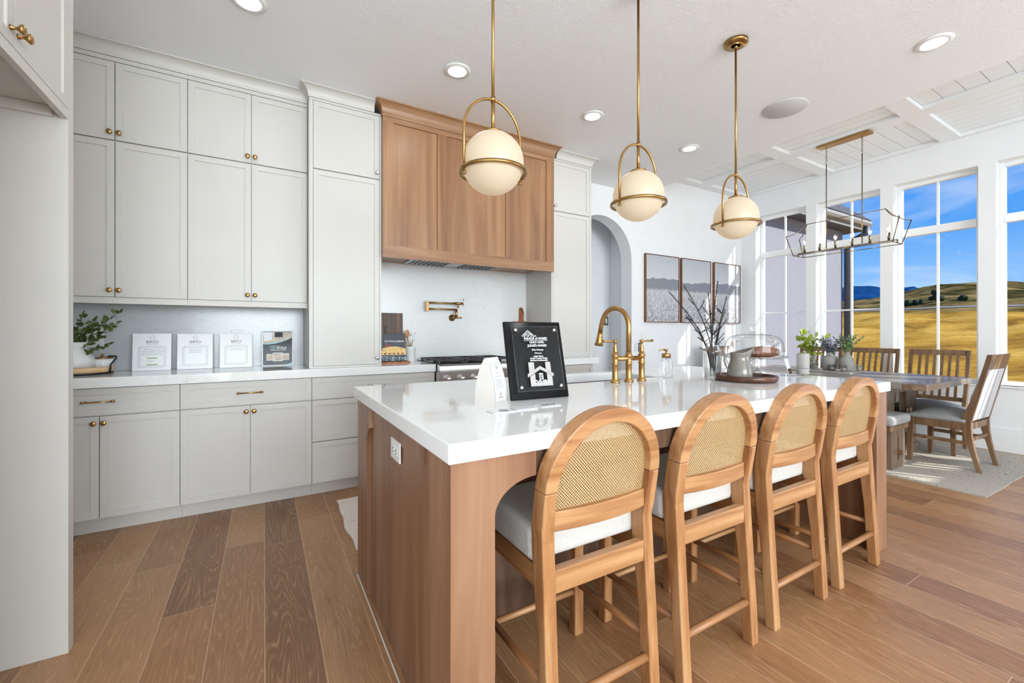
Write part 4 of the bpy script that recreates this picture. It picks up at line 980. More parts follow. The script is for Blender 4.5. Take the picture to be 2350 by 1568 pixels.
# ------------------------------------------------------------------ counter stools
def make_stool(label):
    r = thing('counter_stool', (0, 0, 0), label, 'stool', 'arch-backed cane counter stools along the island')
    HW, LT = 0.220, 0.042          # half width, member thickness
    ZS = 0.965-HW                  # springline
    # rear face depth as a function of height (rake of leg and back)
    def yr(z):
        if z < 0.60: return -0.205 + 0.035*z/0.60
        return -0.170 - 0.058*((z-0.60)/0.365)
    # back frame with the two rear legs continuing: each leg its own mesh, arch its own
    def leg(sx_):
        zs = [0, 0.30, 0.56, 0.60, 0.64, ZS]; vs = []
        for z in zs:
            dp = 0.040 if z < 0.5 else 0.056
            xo = HW-0.004 if z < 0.5 else (HW-0.006 if z < 0.62 else HW)
            y0 = yr(z); vs += [(sx_*xo, y0, z), (sx_*(xo-LT), y0, z), (sx_*(xo-LT), y0+dp, z), (sx_*xo, y0+dp, z)]
        fs = [(0, 1, 2, 3), tuple(len(vs)-4+i for i in range(4))]
        for i in range(len(zs)-1):
            for k in range(4): fs.append((4*i+k, 4*i+(k+1) % 4, 4*i+4+(k+1) % 4, 4*i+4+k))
        return MB().add(vs, fs)
    for s_ in (-1, 1): leg(s_).build('rear_leg', stoolw, r, bevel=0.004)
    n = 28; vs = []
    for i in range(n+1):
        a = PI*i/n; c_, q = math.cos(a), math.sin(a)
        for rad, dy in ((HW, 0), (HW-LT, 0), (HW-LT, 0.056), (HW, 0.056)):
            z = ZS+0.0005+rad*q; vs.append((rad*c_, yr(ZS+0.0005+HW*q)+dy, z))
    fs = [(0, 1, 2, 3), tuple(4*n+k for k in range(4))]
    for i in range(n):
        for k in range(4): fs.append((4*i+k, 4*i+(k+1) % 4, 4*i+4+(k+1) % 4, 4*i+4+k))
    MB().add(vs, fs).build('arch_back', stoolwx, r, bevel=0.004)
    # cane sheet, curved backwards
    IR = HW-LT+0.001; m = MB(); nx, nz = 20, 24; zb = 0.674; grid = {}
    vs = []; fs = []
    def bow(x): return -0.010*(1-(x/IR)**2)
    for j in range(nz+1):
        for i in range(nx+1):
            tz = j/nz; z = zb + (ZS+IR-zb)*tz
            hw = IR if z <= ZS else math.sqrt(max(0, IR*IR-(z-ZS)**2)); x = hw*(2*i/nx-1)
            vs.append((x, yr(z)+0.024+bow(x), z))
    for j in range(nz):
        for i in range(nx):
            a = j*(nx+1)+i; fs.append((a, a+1, a+nx+2, a+nx+1))
    MB().add(vs, fs, True).build('cane_panel', cane, r)
    # curved mid rail, straight seat rails
    def rail(z0, z1, yin, th, bowed, name):
        m = MB(); k = 12; vs = []; hw = HW-LT+0.001
        for i in range(k+1):
            x = hw*(2*i/k-1); b_ = -bowed*(1-(x/hw)**2)
            for y, z in ((yin+b_, z0), (yin+b_+th, z0), (yin+b_+th, z1), (yin+b_, z1)): vs.append((x, y, z))
        fs = [(0, 1, 2, 3), tuple(4*k+q for q in range(4))]
        for i in range(k):
            for q in range(4): fs.append((4*i+q, 4*i+(q+1) % 4, 4*i+4+(q+1) % 4, 4*i+4+q))
        m.add(vs, fs).build(name, stoolwx, r, bevel=0.003)
    rail(0.628, 0.684, yr(0.66)+0.010, 0.03, 0.018, 'back_rail')
    rail(0.455, 0.521, -0.172, 0.028, 0.0, 'seat_rail')
    FYf = 0.212
    rail(0.462, 0.521, FYf-0.035, 0.026, 0.0, 'seat_rail')
    for s_ in (-1, 1):
        x = s_*(HW-0.024)
        MB().box(x-0.012, x+0.012, -0.136, FYf-0.030, 0.462, 0.521).build('seat_rail', stoolwy, r, bevel=0.002)
        MB().box(s_*(HW-0.004), s_*(HW-0.004-LT), FYf-0.040, FYf, 0, 0.520).build('front_leg', stoolw, r, bevel=0.004)
        MB().tube([(x, -0.165, 0.205), (x, FYf-0.03, 0.195)], 0.0115, 12).build('stretcher', stoolwy, r)
    MB().tube([(-HW+0.03, FYf-0.02, 0.165), (HW-0.03, FYf-0.02, 0.165)], 0.0115, 12).build('stretcher', stoolwx, r)
    MB().tube([(-HW+0.03, -0.178, 0.155), (HW-0.03, -0.178, 0.155)], 0.0135, 12).build('stretcher', stoolwx, r)
    m = MB(); w_ = HW-0.006; y0, y1 = -0.118, FYf-0.002
    m.box(-w_, w_, y0, y1, 0.523, 0.630); m.build('seat_cushion', boucle, r, bevel=0.022, bseg=4)
    return r
SY = 1.126
SX = 0.868
stool_lbl = ['cane-backed wooden counter stool nearest the camera at the left end of the island', 'cane-backed counter stool standing next to the nearest one, second along the island',
             'cane-backed counter stool third along the island, its rear leg over the floor planks', 'cane-backed counter stool at the far right end of the island']
s0 = make_stool(stool_lbl[0]); s0.location = (SX, SY, 0)
for i in (1, 2, 3): dup(s0, (SX+0.5422*i, SY, 0), rz=0, label=stool_lbl[i])

# ------------------------------------------------------------------ globe pendants over the island
def make_pendant(label):
    r = thing('pendant_light', (0, 0, 0), label, 'pendant light', 'globe pendants over the island')
    MB().lathe([(0, -0.022), (0.055, -0.022), (0.066, -0.016), (0.068, -0.0005), (0, -0.0005)], 40).lathe([(0, -0.04), (0.012, -0.04), (0.012, -0.022), (0, -0.022)], 20).build('canopy', bronze, r)
    MB().tube([(0, 0, -0.03), (0, 0, -0.80)], 0.0062, 14).build('rod', bronze, r)
    MB().tube([(0, 0, -0.80), (0, 0, -0.930)], 0.0078, 14).lathe([(0, -0.928), (0.013, -0.928), (0.013, -0.936), (0.042, -0.941), (0.044, -0.948), (0, -0.948)], 32).build('globe_cap', bronze, r)
    zc = -1.068; RG = 0.126
    gb = MB().sphere((0, 0, zc), RG, seg=48).build('glass_globe', globe, r)
    zr = -1.108; RA = 0.129; z_top = -0.808; pts = [(-RA, 0, zr-0.018)]
    zs = -0.955
    pts += [(-RA, 0, zs)]
    for k in range(1, 20):
        a = PI*k/20; pts.append((-RA*math.cos(a), 0, zs + (z_top-zs)*math.sin(a)))
    pts += [(RA, 0, zs), (RA, 0, zr-0.018)]
    MB().tube(pts, 0.0058, 12).build('stirrup', bronze, r)
    MB().lathe([(0.128, zr-0.006), (0.140, zr-0.006), (0.140, zr+0.006), (0.128, zr+0.006), (0.128, zr-0.006)], 64).build('ring', bronze, r)
    for s_ in (-1, 1): MB().lathe([(0, zr-0.026), (0.009, zr-0.026), (0.009, zr-0.020), (0.004, zr-0.018), (0, zr-0.018)], 14, c=(s_*RA, 0, 0)).build('finial', bronze, r)
    MB().lathe([(0, -0.815), (0.010, -0.815), (0.010, -0.795), (0, -0.795)], 16).build('collar', bronze, r)
    return r
p0 = make_pendant('glowing opal globe pendant in brass stirrup, largest, in front of the wooden hood'); p0.location = (0.809, 1.54, ZK)
dup(p0, (1.642, 1.54, ZK), label='glowing opal globe pendant in brass stirrup, the middle one, above the faucet')
dup(p0, (2.470, 1.54, ZK), label='glowing opal globe pendant in brass stirrup, nearest the windows, its round canopy in view')


# ------------------------------------------------------------------ framed pictures
for i, (x0, x1, lbl) in enumerate(((4.205, 4.84, 'black and white meadow print in thin wood frame, left of three'), (4.895, 5.525, 'meadow print in thin wood frame, middle of three, behind the branches'), (5.605, 6.235, 'meadow print in thin wood frame, right of three, next to the window corner'))):
    w_ = x1-x0; z0, z1 = 1.31, 2.19
    r = thing('framed_picture', ((x0+x1)/2, YB-0.0005, z0), lbl, 'picture', 'three meadow prints on the back wall')
    hh_ = z1-z0; m = MB(); f_ = 0.006; D_ = 0.038
    m.box(-w_/2, -w_/2+f_, -D_, 0, 0, hh_).box(w_/2-f_, w_/2, -D_, 0, 0, hh_).box(-w_/2+f_, w_/2-f_, -D_, 0, 0, f_).box(-w_/2+f_, w_/2-f_, -D_, 0, hh_-f_, hh_); m.build('frame', artwood, r)
    MB().box(-w_/2+f_+0.004, w_/2-f_-0.004, -D_+0.006, -0.002, f_+0.004, hh_-f_-0.004).build('canvas', artm, r)
# little things on the wall beside the arch
n_ = MB().box(4.025, 4.092, YB-0.002, YB-0.0004, 0.93, 1.065).build('wall_notice', paper); tag(n_, 'white paper notice taped to the wall right of the arch', 'notice')
m = MB()
for k in range(7): m.box(4.032, 4.082-0.008*(k % 3), YB-0.0026, YB-0.0021, 0.945+k*0.015, 0.949+k*0.015)
m.build('printed_lines', inkl, n_)
outlet('light_switch', (4.135, YB-0.0005, 0.99), (0, 0, 0), 'small dark grey plate on the wall behind the right faucet lever', 0.07, 0.115, 1, 'switch', 'switch').children[0].data.materials[0] = greypl

# ------------------------------------------------------------------ things on the back worktop
CZ = 0.92
tr = thing('tray', (-0.985, 3.63, CZ), 'round pale wood tray with black wire handle at left end of the worktop', 'tray')
MB().lathe([(0, 0.012), (0.146, 0.012), (0.152, 0.014), (0.156, 0.046), (0.150, 0.046), (0.146, 0.024), (0, 0.024)], 56).build('tray_body', palew, tr)
MB().lathe([(0, 0), (0.144, 0), (0.152, 0.004), (0.152, 0.0118), (0, 0.0118)], 56).build('base_band', black, tr)
hd_ = [(0.158, 0.0, 0.004), (0.160, 0, 0.05), (0.182, 0.0, 0.098), (0.176, 0.006, 0.104), (0.120, 0.05, 0.104), (0.104, 0.066, 0.092), (0.100, 0.10, 0.05)]
hd_ = [(0.150, -0.050, 0.006), (0.152, -0.048, 0.055), (0.176, -0.034, 0.098), (0.172, -0.026, 0.108), (0.125, 0.050, 0.108), (0.108, 0.075, 0.098), (0.100, 0.118, 0.055), (0.098, 0.121, 0.006)]
MB().tube(hd_, 0.0052, 10).build('wire_handle', black, tr)
vw = tag(MB().lathe([(0, 0), (0.080, 0), (0.104, 0.012), (0.117, 0.045), (0.110, 0.078), (0.080, 0.118), (0.074, 0.130), (0.078, 0.145), (0.092, 0.176), (0.086, 0.176), (0.070, 0.134), (0.07, 0.12), (0, 0.03)], 48).build('white_vase', whitec, loc=(-1.022, 3.595, CZ+0.0245)),
         'white ceramic vase on the round tray holding green foliage', 'vase')
cn = thing('canister', (-0.893, 3.672, CZ+0.0245), 'small ribbed white canister with brass lid on the round tray', 'jar')
m = MB(); n = 48; vs = []; pr = [(0, 0), (0.050, 0), (0.054, 0.003), (0.054, 0.064), (0.050, 0.067)]; kk = len(pr)
for i in range(n):
    a = 2*PI*i/n; rb = 1-0.04*(1-abs(math.sin(a*4)))**2
    for q, z in pr: vs.append((q*rb*math.cos(a), q*rb*math.sin(a), z))
m.add(vs, [(i*kk+j, ((i+1) % n)*kk+j, ((i+1) % n)*kk+j+1, i*kk+j+1) for i in range(n) for j in range(kk-1)], True); m.build('body', whitec, cn)
MB().lathe([(0.050, 0.0672), (0.053, 0.068), (0.053, 0.076), (0.02, 0.078), (0.004, 0.079), (0.004, 0.083), (0, 0.083)], 32).sphere((0, 0, 0.090), 0.0085, seg=16).build('lid', brass, cn)
def leaf(m, p, d, L, W, rng, up=None):
    d = Vector(d).normalized(); s_ = d.cross(Vector((rng.gauss(0, 1), rng.gauss(0, 1), rng.gauss(0, 1)))).normalized(); nrm = d.cross(s_)
    p = Vector(p); pts = [p, p+d*L*0.3+s_*W*0.5+nrm*W*0.1, p+d*L*0.7+s_*W*0.42+nrm*W*0.1, p+d*L, p+d*L*0.7-s_*W*0.42+nrm*W*0.1, p+d*L*0.3-s_*W*0.5+nrm*W*0.1, p+d*L*0.5]
    m.add(pts, [(0, 1, 6), (1, 2, 6), (2, 3, 6), (3, 4, 6), (4, 5, 6), (5, 0, 6)], False)
def foliage(name, loc, stems, matL, matS, lab, cat, grp, seed, L=0.03, W=0.018, sp=0.012, spread=0.12, height=0.3, root=0.0, tips=None, start=0.3):
    """a bunch of leafy stems; each stem one part"""
    rng = random.Random(seed); r = thing(name, loc, lab, cat, grp)
    for k in range(stems):
        if tips and k < len(tips): t_ = Vector(tips[k])
        else:
            a = rng.uniform(0, 2*PI); q = spread*math.sqrt(rng.random()); t_ = Vector((q*math.cos(a), q*math.sin(a), height*rng.uniform(0.7, 1.0)))
        b_ = Vector((rng.uniform(-0.008, 0.008), rng.uniform(-0.008, 0.008), root)); n = 12; pts = []
        mid = b_.lerp(t_, 0.5); mid.x *= 0.55; mid.y *= 0.55
        for i in range(n+1):
            u_ = i/n; pts.append(b_*(1-u_)**2 + mid*2*u_*(1-u_) + t_*u_*u_)
        s_ = MB().tube(pts, [0.0018*(1-0.5*i/n) for i in range(n+1)], 5).build('stem', matS, r)
        m = MB(); tot = (t_-b_).length; c_ = int(tot*(1-start)/sp)
        for i in range(c_):
            u_ = start+(1-start)*(i+0.5)/c_; f_ = u_*n; j = min(n-1, int(f_)); q = pts[j].lerp(pts[j+1], f_-j); dd = (pts[j+1]-pts[j]).normalized()
            for sd_ in (-1, 1):
                dr = dd*0.5+Vector((rng.gauss(0, 1), rng.gauss(0, 1), rng.gauss(0, 0.6))); leaf(m, q, dr, L*rng.uniform(0.7, 1.2), W*rng.uniform(0.8, 1.1), rng)
        leaf(m, pts[-1], pts[-1]-pts[-2], L, W, rng)
        m.build('leaves', matL, s_)
    return r
ex = Vector((0.864, -0.504, 0))
tips = [(ex.x*a + 0.504*b_, ex.y*a+0.864*b_, z) for a, b_, z in ((0.25, 0.05, 0.36), (0.23, 0.06, 0.29), (0.17, 0.02, 0.20), (0.22, 0.03, 0.17), (0.08, 0.0, 0.34), (0.03, -0.03, 0.31), (0.10, 0.05, 0.27), (0.12, -0.04, 0.24), (-0.04, 0.03, 0.33), (-0.08, 0.0, 0.26), (0.02, 0.08, 0.25), (0.13, 0.02, 0.31))]
foliage('green_foliage', (-1.022, 3.595, CZ+0.0245), 14, leafg, dryst, 'green eucalyptus stems in the white vase at left', 'plant', None, 5, 0.034, 0.026, 0.017, 0.1, 0.3, 0.06, tips, 0.48)

def sign_board(name, cx, cy, w_, h_, rz, label, lean=-0.12, mat=paper, group='white printed signs in the niche'):
    r = thing(name, (cx, cy, CZ), label, 'sign', group, rz)
    b_ = MB().box(-w_/2, w_/2, -0.002, 0.0, 0, h_).build('sheet', mat, r, rot=(lean, 0, 0), loc=(0, 0, 0.001))
    ly = h_*math.sin(-lean)*0.7
    a_ = h_*0.72*math.sin(-lean)+0.004; MB().prism([(a_, h_*0.70), (a_+0.002, h_*0.70), (0.066, 0.0), (0.062, 0.0)], 'x', -w_*0.3, w_*0.3).build('rear_foot', acryl, r)
    return r, b_
def brio(r, b_, w_, h_, lines, ls, extra=None):
    y = -0.0023; m = MB(); zc = h_-0.028
    for a, c_ in (((-0.016, zc), (0, zc+0.016)), ((0, zc+0.016), (0.016, zc)), ((0.016, zc), (0, zc-0.016)), ((0, zc-0.016), (-0.016, zc))): strip(m, [a, c_], 0.0016, y)
    m.build('diamond_mark', inkg, b_)
    text('printed_text', 'BRIO', 0.026, inkg, b_, (0, y, h_-0.058), sx=1.15); text('printed_text', 'HOME BUILDERS', 0.0075, inkl, b_, (0, y, h_-0.074), sx=1.15)
    m = MB(); a, c_, z0, z1 = -w_/2+0.034, w_/2-0.034, 0.028, h_-0.092
    for ox, oz in ((-0.004, -0.006), (0.004, 0.004)): strip(m, [(a+ox, z0+oz), (c_+ox, z0+oz), (c_+ox, z1+oz), (a+ox, z1+oz), (a+ox, z0+oz)], 0.0012, y)
    m.build('printed_frame', inkg, b_)
    for k, s_ in enumerate(lines): text('printed_text', s_, ls, inkl, b_, (0, y, z1-0.018-k*(ls*1.25)), sx=1.15)
r, b_ = sign_board('counter_sign', -0.655, 3.715, 0.203, 0.252, 0.06, 'white printed sign with green logo bars, nearest the plant')
brio(r, b_, 0.203, 0.252, ['VOTE FOR US FOR', "PEOPLE'S CHOICE AWARD", 'IN THE TOP OF UTAH', 'PARADE OF HOMES APP'], 0.0092)
for z in (0.036, 0.081): MB().prism([(-0.030, z), (0.030, z), (0.026, z+0.007), (-0.026, z+0.007)] if z > 0.05 else [(-0.026, z), (0.026, z), (0.030, z+0.007), (-0.030, z+0.007)], 'y', -0.0026, -0.0021).build('green_bar', green, b_)
text('printed_text', 'UTAH', 0.012, inkl, b_, (-0.008, -0.0023, 0.062), sx=1.1)
r, b_ = sign_board('counter_sign', -0.421, 3.735, 0.203, 0.25, 0.05, 'white printed sign with three text lines, middle one of the three')
brio(r, b_, 0.203, 0.25, ['VIEW ALL THE', 'HOME DETAILS', 'AND FINISHES'], 0.0092)
r, b_ = sign_board('counter_sign', -0.176, 3.735, 0.200, 0.25, 0.05, 'white printed sign with two text lines, next to the black brochure')
brio(r, b_, 0.200, 0.25, ['SCAN BELOW TO', 'FOLLOW US ON INSTAGRAM'], 0.0070)
r, b_ = sign_board('brochure_sign', 0.093, 3.765, 0.212, 0.272, 0.03, 'black printed brochure sign with white border and blue curves', -0.10, paper, None)
W_, H_ = 0.212, 0.272
def flat(pts, mat, y, name): MB().add([(a, y, c_) for a, c_ in pts], [tuple(range(len(pts)))]).build(name, mat, b_)
flat([(-0.1, 0.006), (0.1, 0.006), (0.1, 0.266), (-0.1, 0.266)], blackg, -0.0023, 'printed_ground')
cv = [(-0.1+0.2*k/12, 0.172+0.035*(k/12)**2.2+0.012*(k/12)) for k in range(13)]
flat([(-0.1, 0.262)] + cv + [(0.1, 0.262)], simple('beige_photo', s2l(206, 192, 176), 0.5, var=0.25, vscale=30), -0.0026, 'printed_photo')
flat([(a, c_+0.0) for a, c_ in cv]+[(a, c_-0.002-0.008*math.sin(PI*min(1, (k_+2)/14))) for k_, (a, c_) in list(enumerate(cv))[::-1]], bluep, -0.0029, 'printed_curve')
flat([(-0.055, 0.262), (-0.04, 0.262), (-0.04, 0.2), (-0.09, 0.19), (-0.098, 0.262)], inkw, -0.0029, 'printed_panel'); flat([(-0.02, 0.222), (0.035, 0.222), (0.035, 0.26), (-0.02, 0.26)], blackg, -0.0029, 'printed_panel')
text('printed_text', 'Plumbing provided by', 0.0085, inkw, b_, (-0.018, -0.0030, 0.154)); text('printed_text', 'BUILD', 0.023, inkw, b_, (0.028, -0.0030, 0.138), sx=1.1, bold=0.0004)
m = MB(); strip(m, [(-0.052, 0.129), (-0.012, 0.129), (-0.012, 0.147), (-0.052, 0.147), (-0.052, 0.129)], 0.002, -0.0030); m.build('printed_box', bluep, b_)
text('printed_text', 'CPI', 0.016, bluep, b_, (-0.032, -0.0030, 0.138)); text('printed_text', 'PLUMBING DESIGN CENTER', 0.0085, inkw, b_, (0.004, -0.0030, 0.121), bold=0.0002)
for (a, z, w_, h2) in ((-0.052, 0.067, 0.048, 0.05), (0.052, 0.069, 0.05, 0.052), (0.0, 0.068, 0.066, 0.066)):
    flat([(a-w_/2, z-h2/2), (a+w_/2, z-h2/2), (a+w_/2, z+h2/2), (a-w_/2, z+h2/2)], paper, -0.0030 if w_ < 0.06 else -0.0034, 'printed_photo')
    flat([(a-w_/2+0.003, z-h2/2+0.003), (a+w_/2-0.003, z-h2/2+0.003), (a+w_/2-0.003, z+h2/2-0.003), (a-w_/2+0.003, z+h2/2-0.003)], MATS['beige_photo'], -0.0032 if w_ < 0.06 else -0.0036, 'printed_photo')
flat([(0.03, 0.006), (0.1, 0.006), (0.1, 0.026), (0.07, 0.012)], bluep, -0.0029, 'printed_curve')

# cookbook on an iron easel, walnut board, utensil crock, acacia board
wb = tag(MB().box(-0.137, 0.137, 0, 0.018, 0, 0.43).build('cutting_board', walnut, loc=(0.937, 3.765, CZ+0.001), rot=(-0.035, 0, 0), bevel=0.004), 'tall dark walnut cutting board leaning behind the cookbook', 'cutting board')
easel = thing('book_easel', (0.93, 3.60, CZ), 'black wrought iron scroll easel on a copper coloured wood base under the cookbook', 'stand')
MB().box(-0.12, 0.15, -0.035, 0.06, 0, 0.014).build('base_board', boardw, easel, bevel=0.003)
m = MB()
def spiral(cx, cz, r0, a0, turns, sg):
    pts = []
    for k in range(26): q = k/25; a = a0+sg*turns*2*PI*q; rr = r0*(1-0.75*q); pts.append((cx+rr*math.cos(a), -0.028, cz+rr*math.sin(a)))
    return pts
for c_, sg in ((-0.075, 1), (-0.02, -1), (0.03, 1), (0.085, -1)): m.tube(spiral(c_, 0.038, 0.022, -PI/2, 1.4, sg), 0.0028, 6)
m.tube([(-0.11, -0.028, 0.017), (0.12, -0.028, 0.017)], 0.003, 6); m.tube([(-0.1, -0.028, 0.017), (-0.1, 0.03, 0.017)], 0.003, 6); m.tube([(0.1, -0.028, 0.017), (0.1, 0.03, 0.017)], 0.003, 6)
m.tube([(-0.03, 0.03, 0.017), (-0.03, 0.085, 0.27), (-0.045, 0.08, 0.30), (-0.03, 0.078, 0.315), (-0.018, 0.082, 0.30)], 0.003, 6); m.tube([(-0.03, 0.085, 0.27), (-0.02, 0.12, 0.016)], 0.003, 6); m.build('scroll_frame', black, easel)
bk = thing('cookbook', (0.935, 3.588, CZ+0.0205), 'cookbook with a lattice pie on its dark cover standing on the easel', 'book')
bb = MB().box(-0.105, 0.115, 0, 0.018, 0, 0.232).build('cover', simple('slate_cover', s2l(62, 66, 72), 0.35, var=0.15, vscale=18), bk, rot=(-0.20, 0, 0))
text('printed_text', 'Lion House Cookbook', 0.0185, inkw, bb, (0.022, -0.0006, 0.168), sx=0.95, bold=0.0003)
MB().box(0.02, 0.105, -0.0008, 0, 0.157, 0.159).build('printed_line', inkl, bb)
flatb = lambda pts, mat, y, name: MB().add([(a, y, c_) for a, c_ in pts], [tuple(range(len(pts)))]).build(name, mat, bb)
flatb([(-0.105, 0.04), (0.115, 0.03), (0.115, 0.0), (-0.105, 0.0)], simple('blue_dish_print', s2l(150, 172, 184), 0.4, var=0.2, vscale=20), -0.0006, 'printed_dish')
flatb([(-0.105, 0.05)]+[(-0.105+0.22*k/14, 0.072+0.050*math.sin(PI*(0.18+0.62*k/14))) for k in range(15)]+[(0.115, 0.05)], simple('pie_print', s2l(224, 186, 118), 0.5, var=0.3, vscale=45), -0.0009, 'printed_pie')
for a in range(6): flatb([(-0.095+a*0.036+0.012*math.cos(t_*PI/4), 0.060+0.007*math.sin(t_*PI/4)) for t_ in range(8)], simple('berry_print', s2l(122, 72, 50), 0.5, var=0.2) if a == 0 else MATS['berry_print'], -0.0012, 'printed_filling')
for a, z in ((-0.03, 0.136), (-0.018, 0.13), (-0.09, 0.10), (-0.045, 0.13)): flatb([(a+0.010*math.cos(t_*PI/4), z+0.010*math.sin(t_*PI/4)) for t_ in range(8)], simple('red_print', s2l(150, 62, 72), 0.5, var=0.1) if a == -0.03 else MATS['red_print'], -0.0012, 'printed_fruit')
ux, uy = 1.112, 3.70
tag(MB().lathe([(0, 0), (0.046, 0), (0.050, 0.004), (0.050, 0.118), (0.053, 0.120), (0.053, 0.134), (0.049, 0.135), (0.045, 0.134), (0.045, 0.01), (0, 0.008)], 36).build('utensil_crock', whitec, loc=(ux, uy, CZ)), 'white ceramic crock holding wooden spoons and a whisk left of the range', 'crock')
def utensil(name, dx, dz_top, kind, label, cat):
    r = thing(name, (ux, uy, CZ+0.011), label, cat)
    e_ = Vector((0.97, -0.24, 0)); top = e_*dx + Vector((0, 0.015, dz_top)); bot = e_*(-dx*0.3)
    if kind == 'spoon':
        MB().tube([bot, bot.lerp(top, 0.8)], 0.0045, 8).build('handle', spoonw, r); c_ = bot.lerp(top, 0.9); m = MB().sphere(c_, 0.028, 0.75, 0.18, 1.2, 18); m.build('bowl', spoonw, r)
    elif kind == 'spatula':
        MB().tube([bot, bot.lerp(top, 0.72)], 0.0045, 8).build('handle', spoonw, r); c_ = bot.lerp(top, 0.86); MB().sphere(c_, 0.030, 0.6, 0.13, 1.3, 18).build('blade', spoonw, r)
    else:
        a = bot.lerp(top, 0.62); MB().tube([bot.lerp(top, 0.0), a], [0.006, 0.005], 8).build('handle', spoonw if kind == 'whisk' else nickel, r)
        d_ = (top-bot).normalized(); m = MB()
        for q in range(4):
            an = PI*q/4; s_ = Vector((math.cos(an), math.sin(an), 0)); pts = []
            L = (top-a).length
            for k in range(13):
                u_ = k/12; ph = PI*u_; pts.append(a + d_*L*math.sin(ph/2 if False else ph*0.5)*1.0*(1 if u_ <= 1 else 1) + s_*0.0)
            pts = [a + d_*(L*math.sin(PI*k/12)) + s_*(0.020*(-math.cos(PI*k/12))*(math.sin(PI*k/12)**0.6 if 0 < k < 12 else 0)) for k in range(13)]
            m.tube(pts, 0.0009, 5)
        m.build('wires', steel, r)
    return r
utensil('wooden_spoon', -0.020, 0.265, 'spoon', 'wooden spoon with broad bowl standing tallest in the white crock', 'spoon')
utensil('wooden_spatula', -0.052, 0.235, 'spatula', 'darker narrow wooden spatula at the left in the white crock', 'spatula')
utensil('whisk', 0.050, 0.250, 'whisk', 'wire whisk with wooden handle leaning right in the white crock', 'whisk')
utensil('small_whisk', 0.012, 0.235, 'steelwhisk', 'steel wire whisk between the spoon and the leaning whisk in the crock', 'whisk')
ab = thing('cutting_board', (2.322, 3.742, CZ+0.0015), 'acacia cutting board with handle behind the plaque', 'cutting board'); ab.rotation_euler = (-0.08, 0, 0)
pts = [(-0.118, 0.012), (-0.106, 0), (0.106, 0), (0.118, 0.012), (0.118, 0.36), (0.106, 0.372), (0.035, 0.372), (0.026, 0.385)] + [(0.024, 0.40), (0.022, 0.50), (0.016, 0.516), (0.0, 0.522), (-0.016, 0.516), (-0.022, 0.50), (-0.024, 0.40), (-0.026, 0.385), (-0.035, 0.372), (-0.106, 0.372), (-0.118, 0.36)]
MB().prism(pts, 'y', 0, 0.018).build('board', boardw, ab, bevel=0.003)
MB().tube([(0.0, -0.003, 0.495), (0.012, -0.004, 0.47), (0.02, -0.005, 0.44), (0.03, -0.004, 0.42)], 0.0022, 6).tube([(0.0, -0.003, 0.495), (0.022, -0.005, 0.475), (0.02, -0.005, 0.45)], 0.0022, 6).lathe([(0.003, -0.001), (0.008, -0.001), (0.008, 0.001), (0.003, 0.001)], 14, M=Matrix.Translation((0, -0.002, 0.497)) @ Matrix.Rotation(PI/2, 4, 'X')).build('hanging_cord', blackleather, ab)

# ------------------------------------------------------------------ rugs
def rug(name, x0, x1, y0, y1, th, mat, label, seed, wav=0.012):
    rng = random.Random(seed); pts = []
    n = 36
    ph = [rng.uniform(0, 6) for _ in range(4)]
    def w_(t_, k): return wav*math.sin(t_*7+ph[k])*0.6+wav*0.4*math.sin(t_*17+ph[k])
    for k in range(n): t_ = k/n; pts.append((x0+(x1-x0)*t_, y0+w_(t_, 0)))
    for k in range(n): t_ = k/n; pts.append((x1+w_(t_, 1), y0+(y1-y0)*t_))
    for k in range(n): t_ = k/n; pts.append((x1-(x1-x0)*t_, y1+w_(t_, 2)))
    for k in range(n): t_ = k/n; pts.append((x0+w_(t_, 3), y1-(y1-y0)*t_))
    return tag(MB().prism(pts, 'z', 0.0005, th).build(name, mat), label, 'rug')
rug('kitchen_rug', 0.43, 1.75, 2.41, 3.17, 0.010, krugm, 'pale blush patterned rug on the floor between island and base cabinets', 2, 0.012)
rug('dining_rug', 4.44, 6.20, 0.90, 3.60, 0.010, rugm, 'cream rug speckled with brown under the dining table', 4, 0.008)
RZ = 0.0105
# ------------------------------------------------------------------ dining table, bench, chairs
TBX0, TBX1, TBY0, TBY1, TBZ = 4.67, 5.82, 1.285, 3.10, 0.75
tb = thing('dining_table', ((TBX0+TBX1)/2, (TBY0+TBY1)/2, RZ), 'long grey-brown wooden trestle dining table by the windows', 'table')
m = MB(); nb = 5
m.box(TBX0, TBX1, TBY0+0.16, TBY1-0.16, TBZ-0.055, TBZ)
m.build('tabletop', tablew, tb, bevel=0.004)
for a, b_ in ((TBY0, TBY0+0.158), (TBY1-0.158, TBY1)): MB().box(TBX0, TBX1, a, b_, TBZ-0.055, TBZ).build('breadboard_end', wood('table_end_wood', s2l(104, 84, 68), s2l(138, 116, 98), s2l(160, 140, 122), 'x', 0.8, 0.24) if a == TBY0 else MATS['table_end_wood'], tb, bevel=0.004)
for y in (1.66, 2.68):
    MB().box(4.86, 5.10, y-0.03, y+0.03, RZ, TBZ-0.056).box(5.39, 5.63, y-0.03, y+0.03, RZ, TBZ-0.056).build('trestle', tablel, tb, bevel=0.004)
    MB().box(4.82, 5.67, y-0.035, y+0.035, TBZ-0.14, TBZ-0.056).build('cross_rail', tablel, tb, bevel=0.004)
    MB().box(4.80, 5.69, y-0.045, y+0.045, RZ, RZ+0.075).build('foot', tablel, tb, bevel=0.004)
MB().box(5.20, 5.29, 1.58, 2.76, 0.24, 0.33).build('stretcher_beam', tablel, tb, bevel=0.004)
local(tb)
bn = thing('dining_bench', (4.72, 2.2, RZ), 'bench with pale padded top and trestle legs on the island side of the table', 'bench')
m = MB(); m.box(4.50, 4.91, 1.45, 3.0, 0.385, 0.472); m.build('seat_cushion', upholm, bn, bevel=0.035, bseg=4)
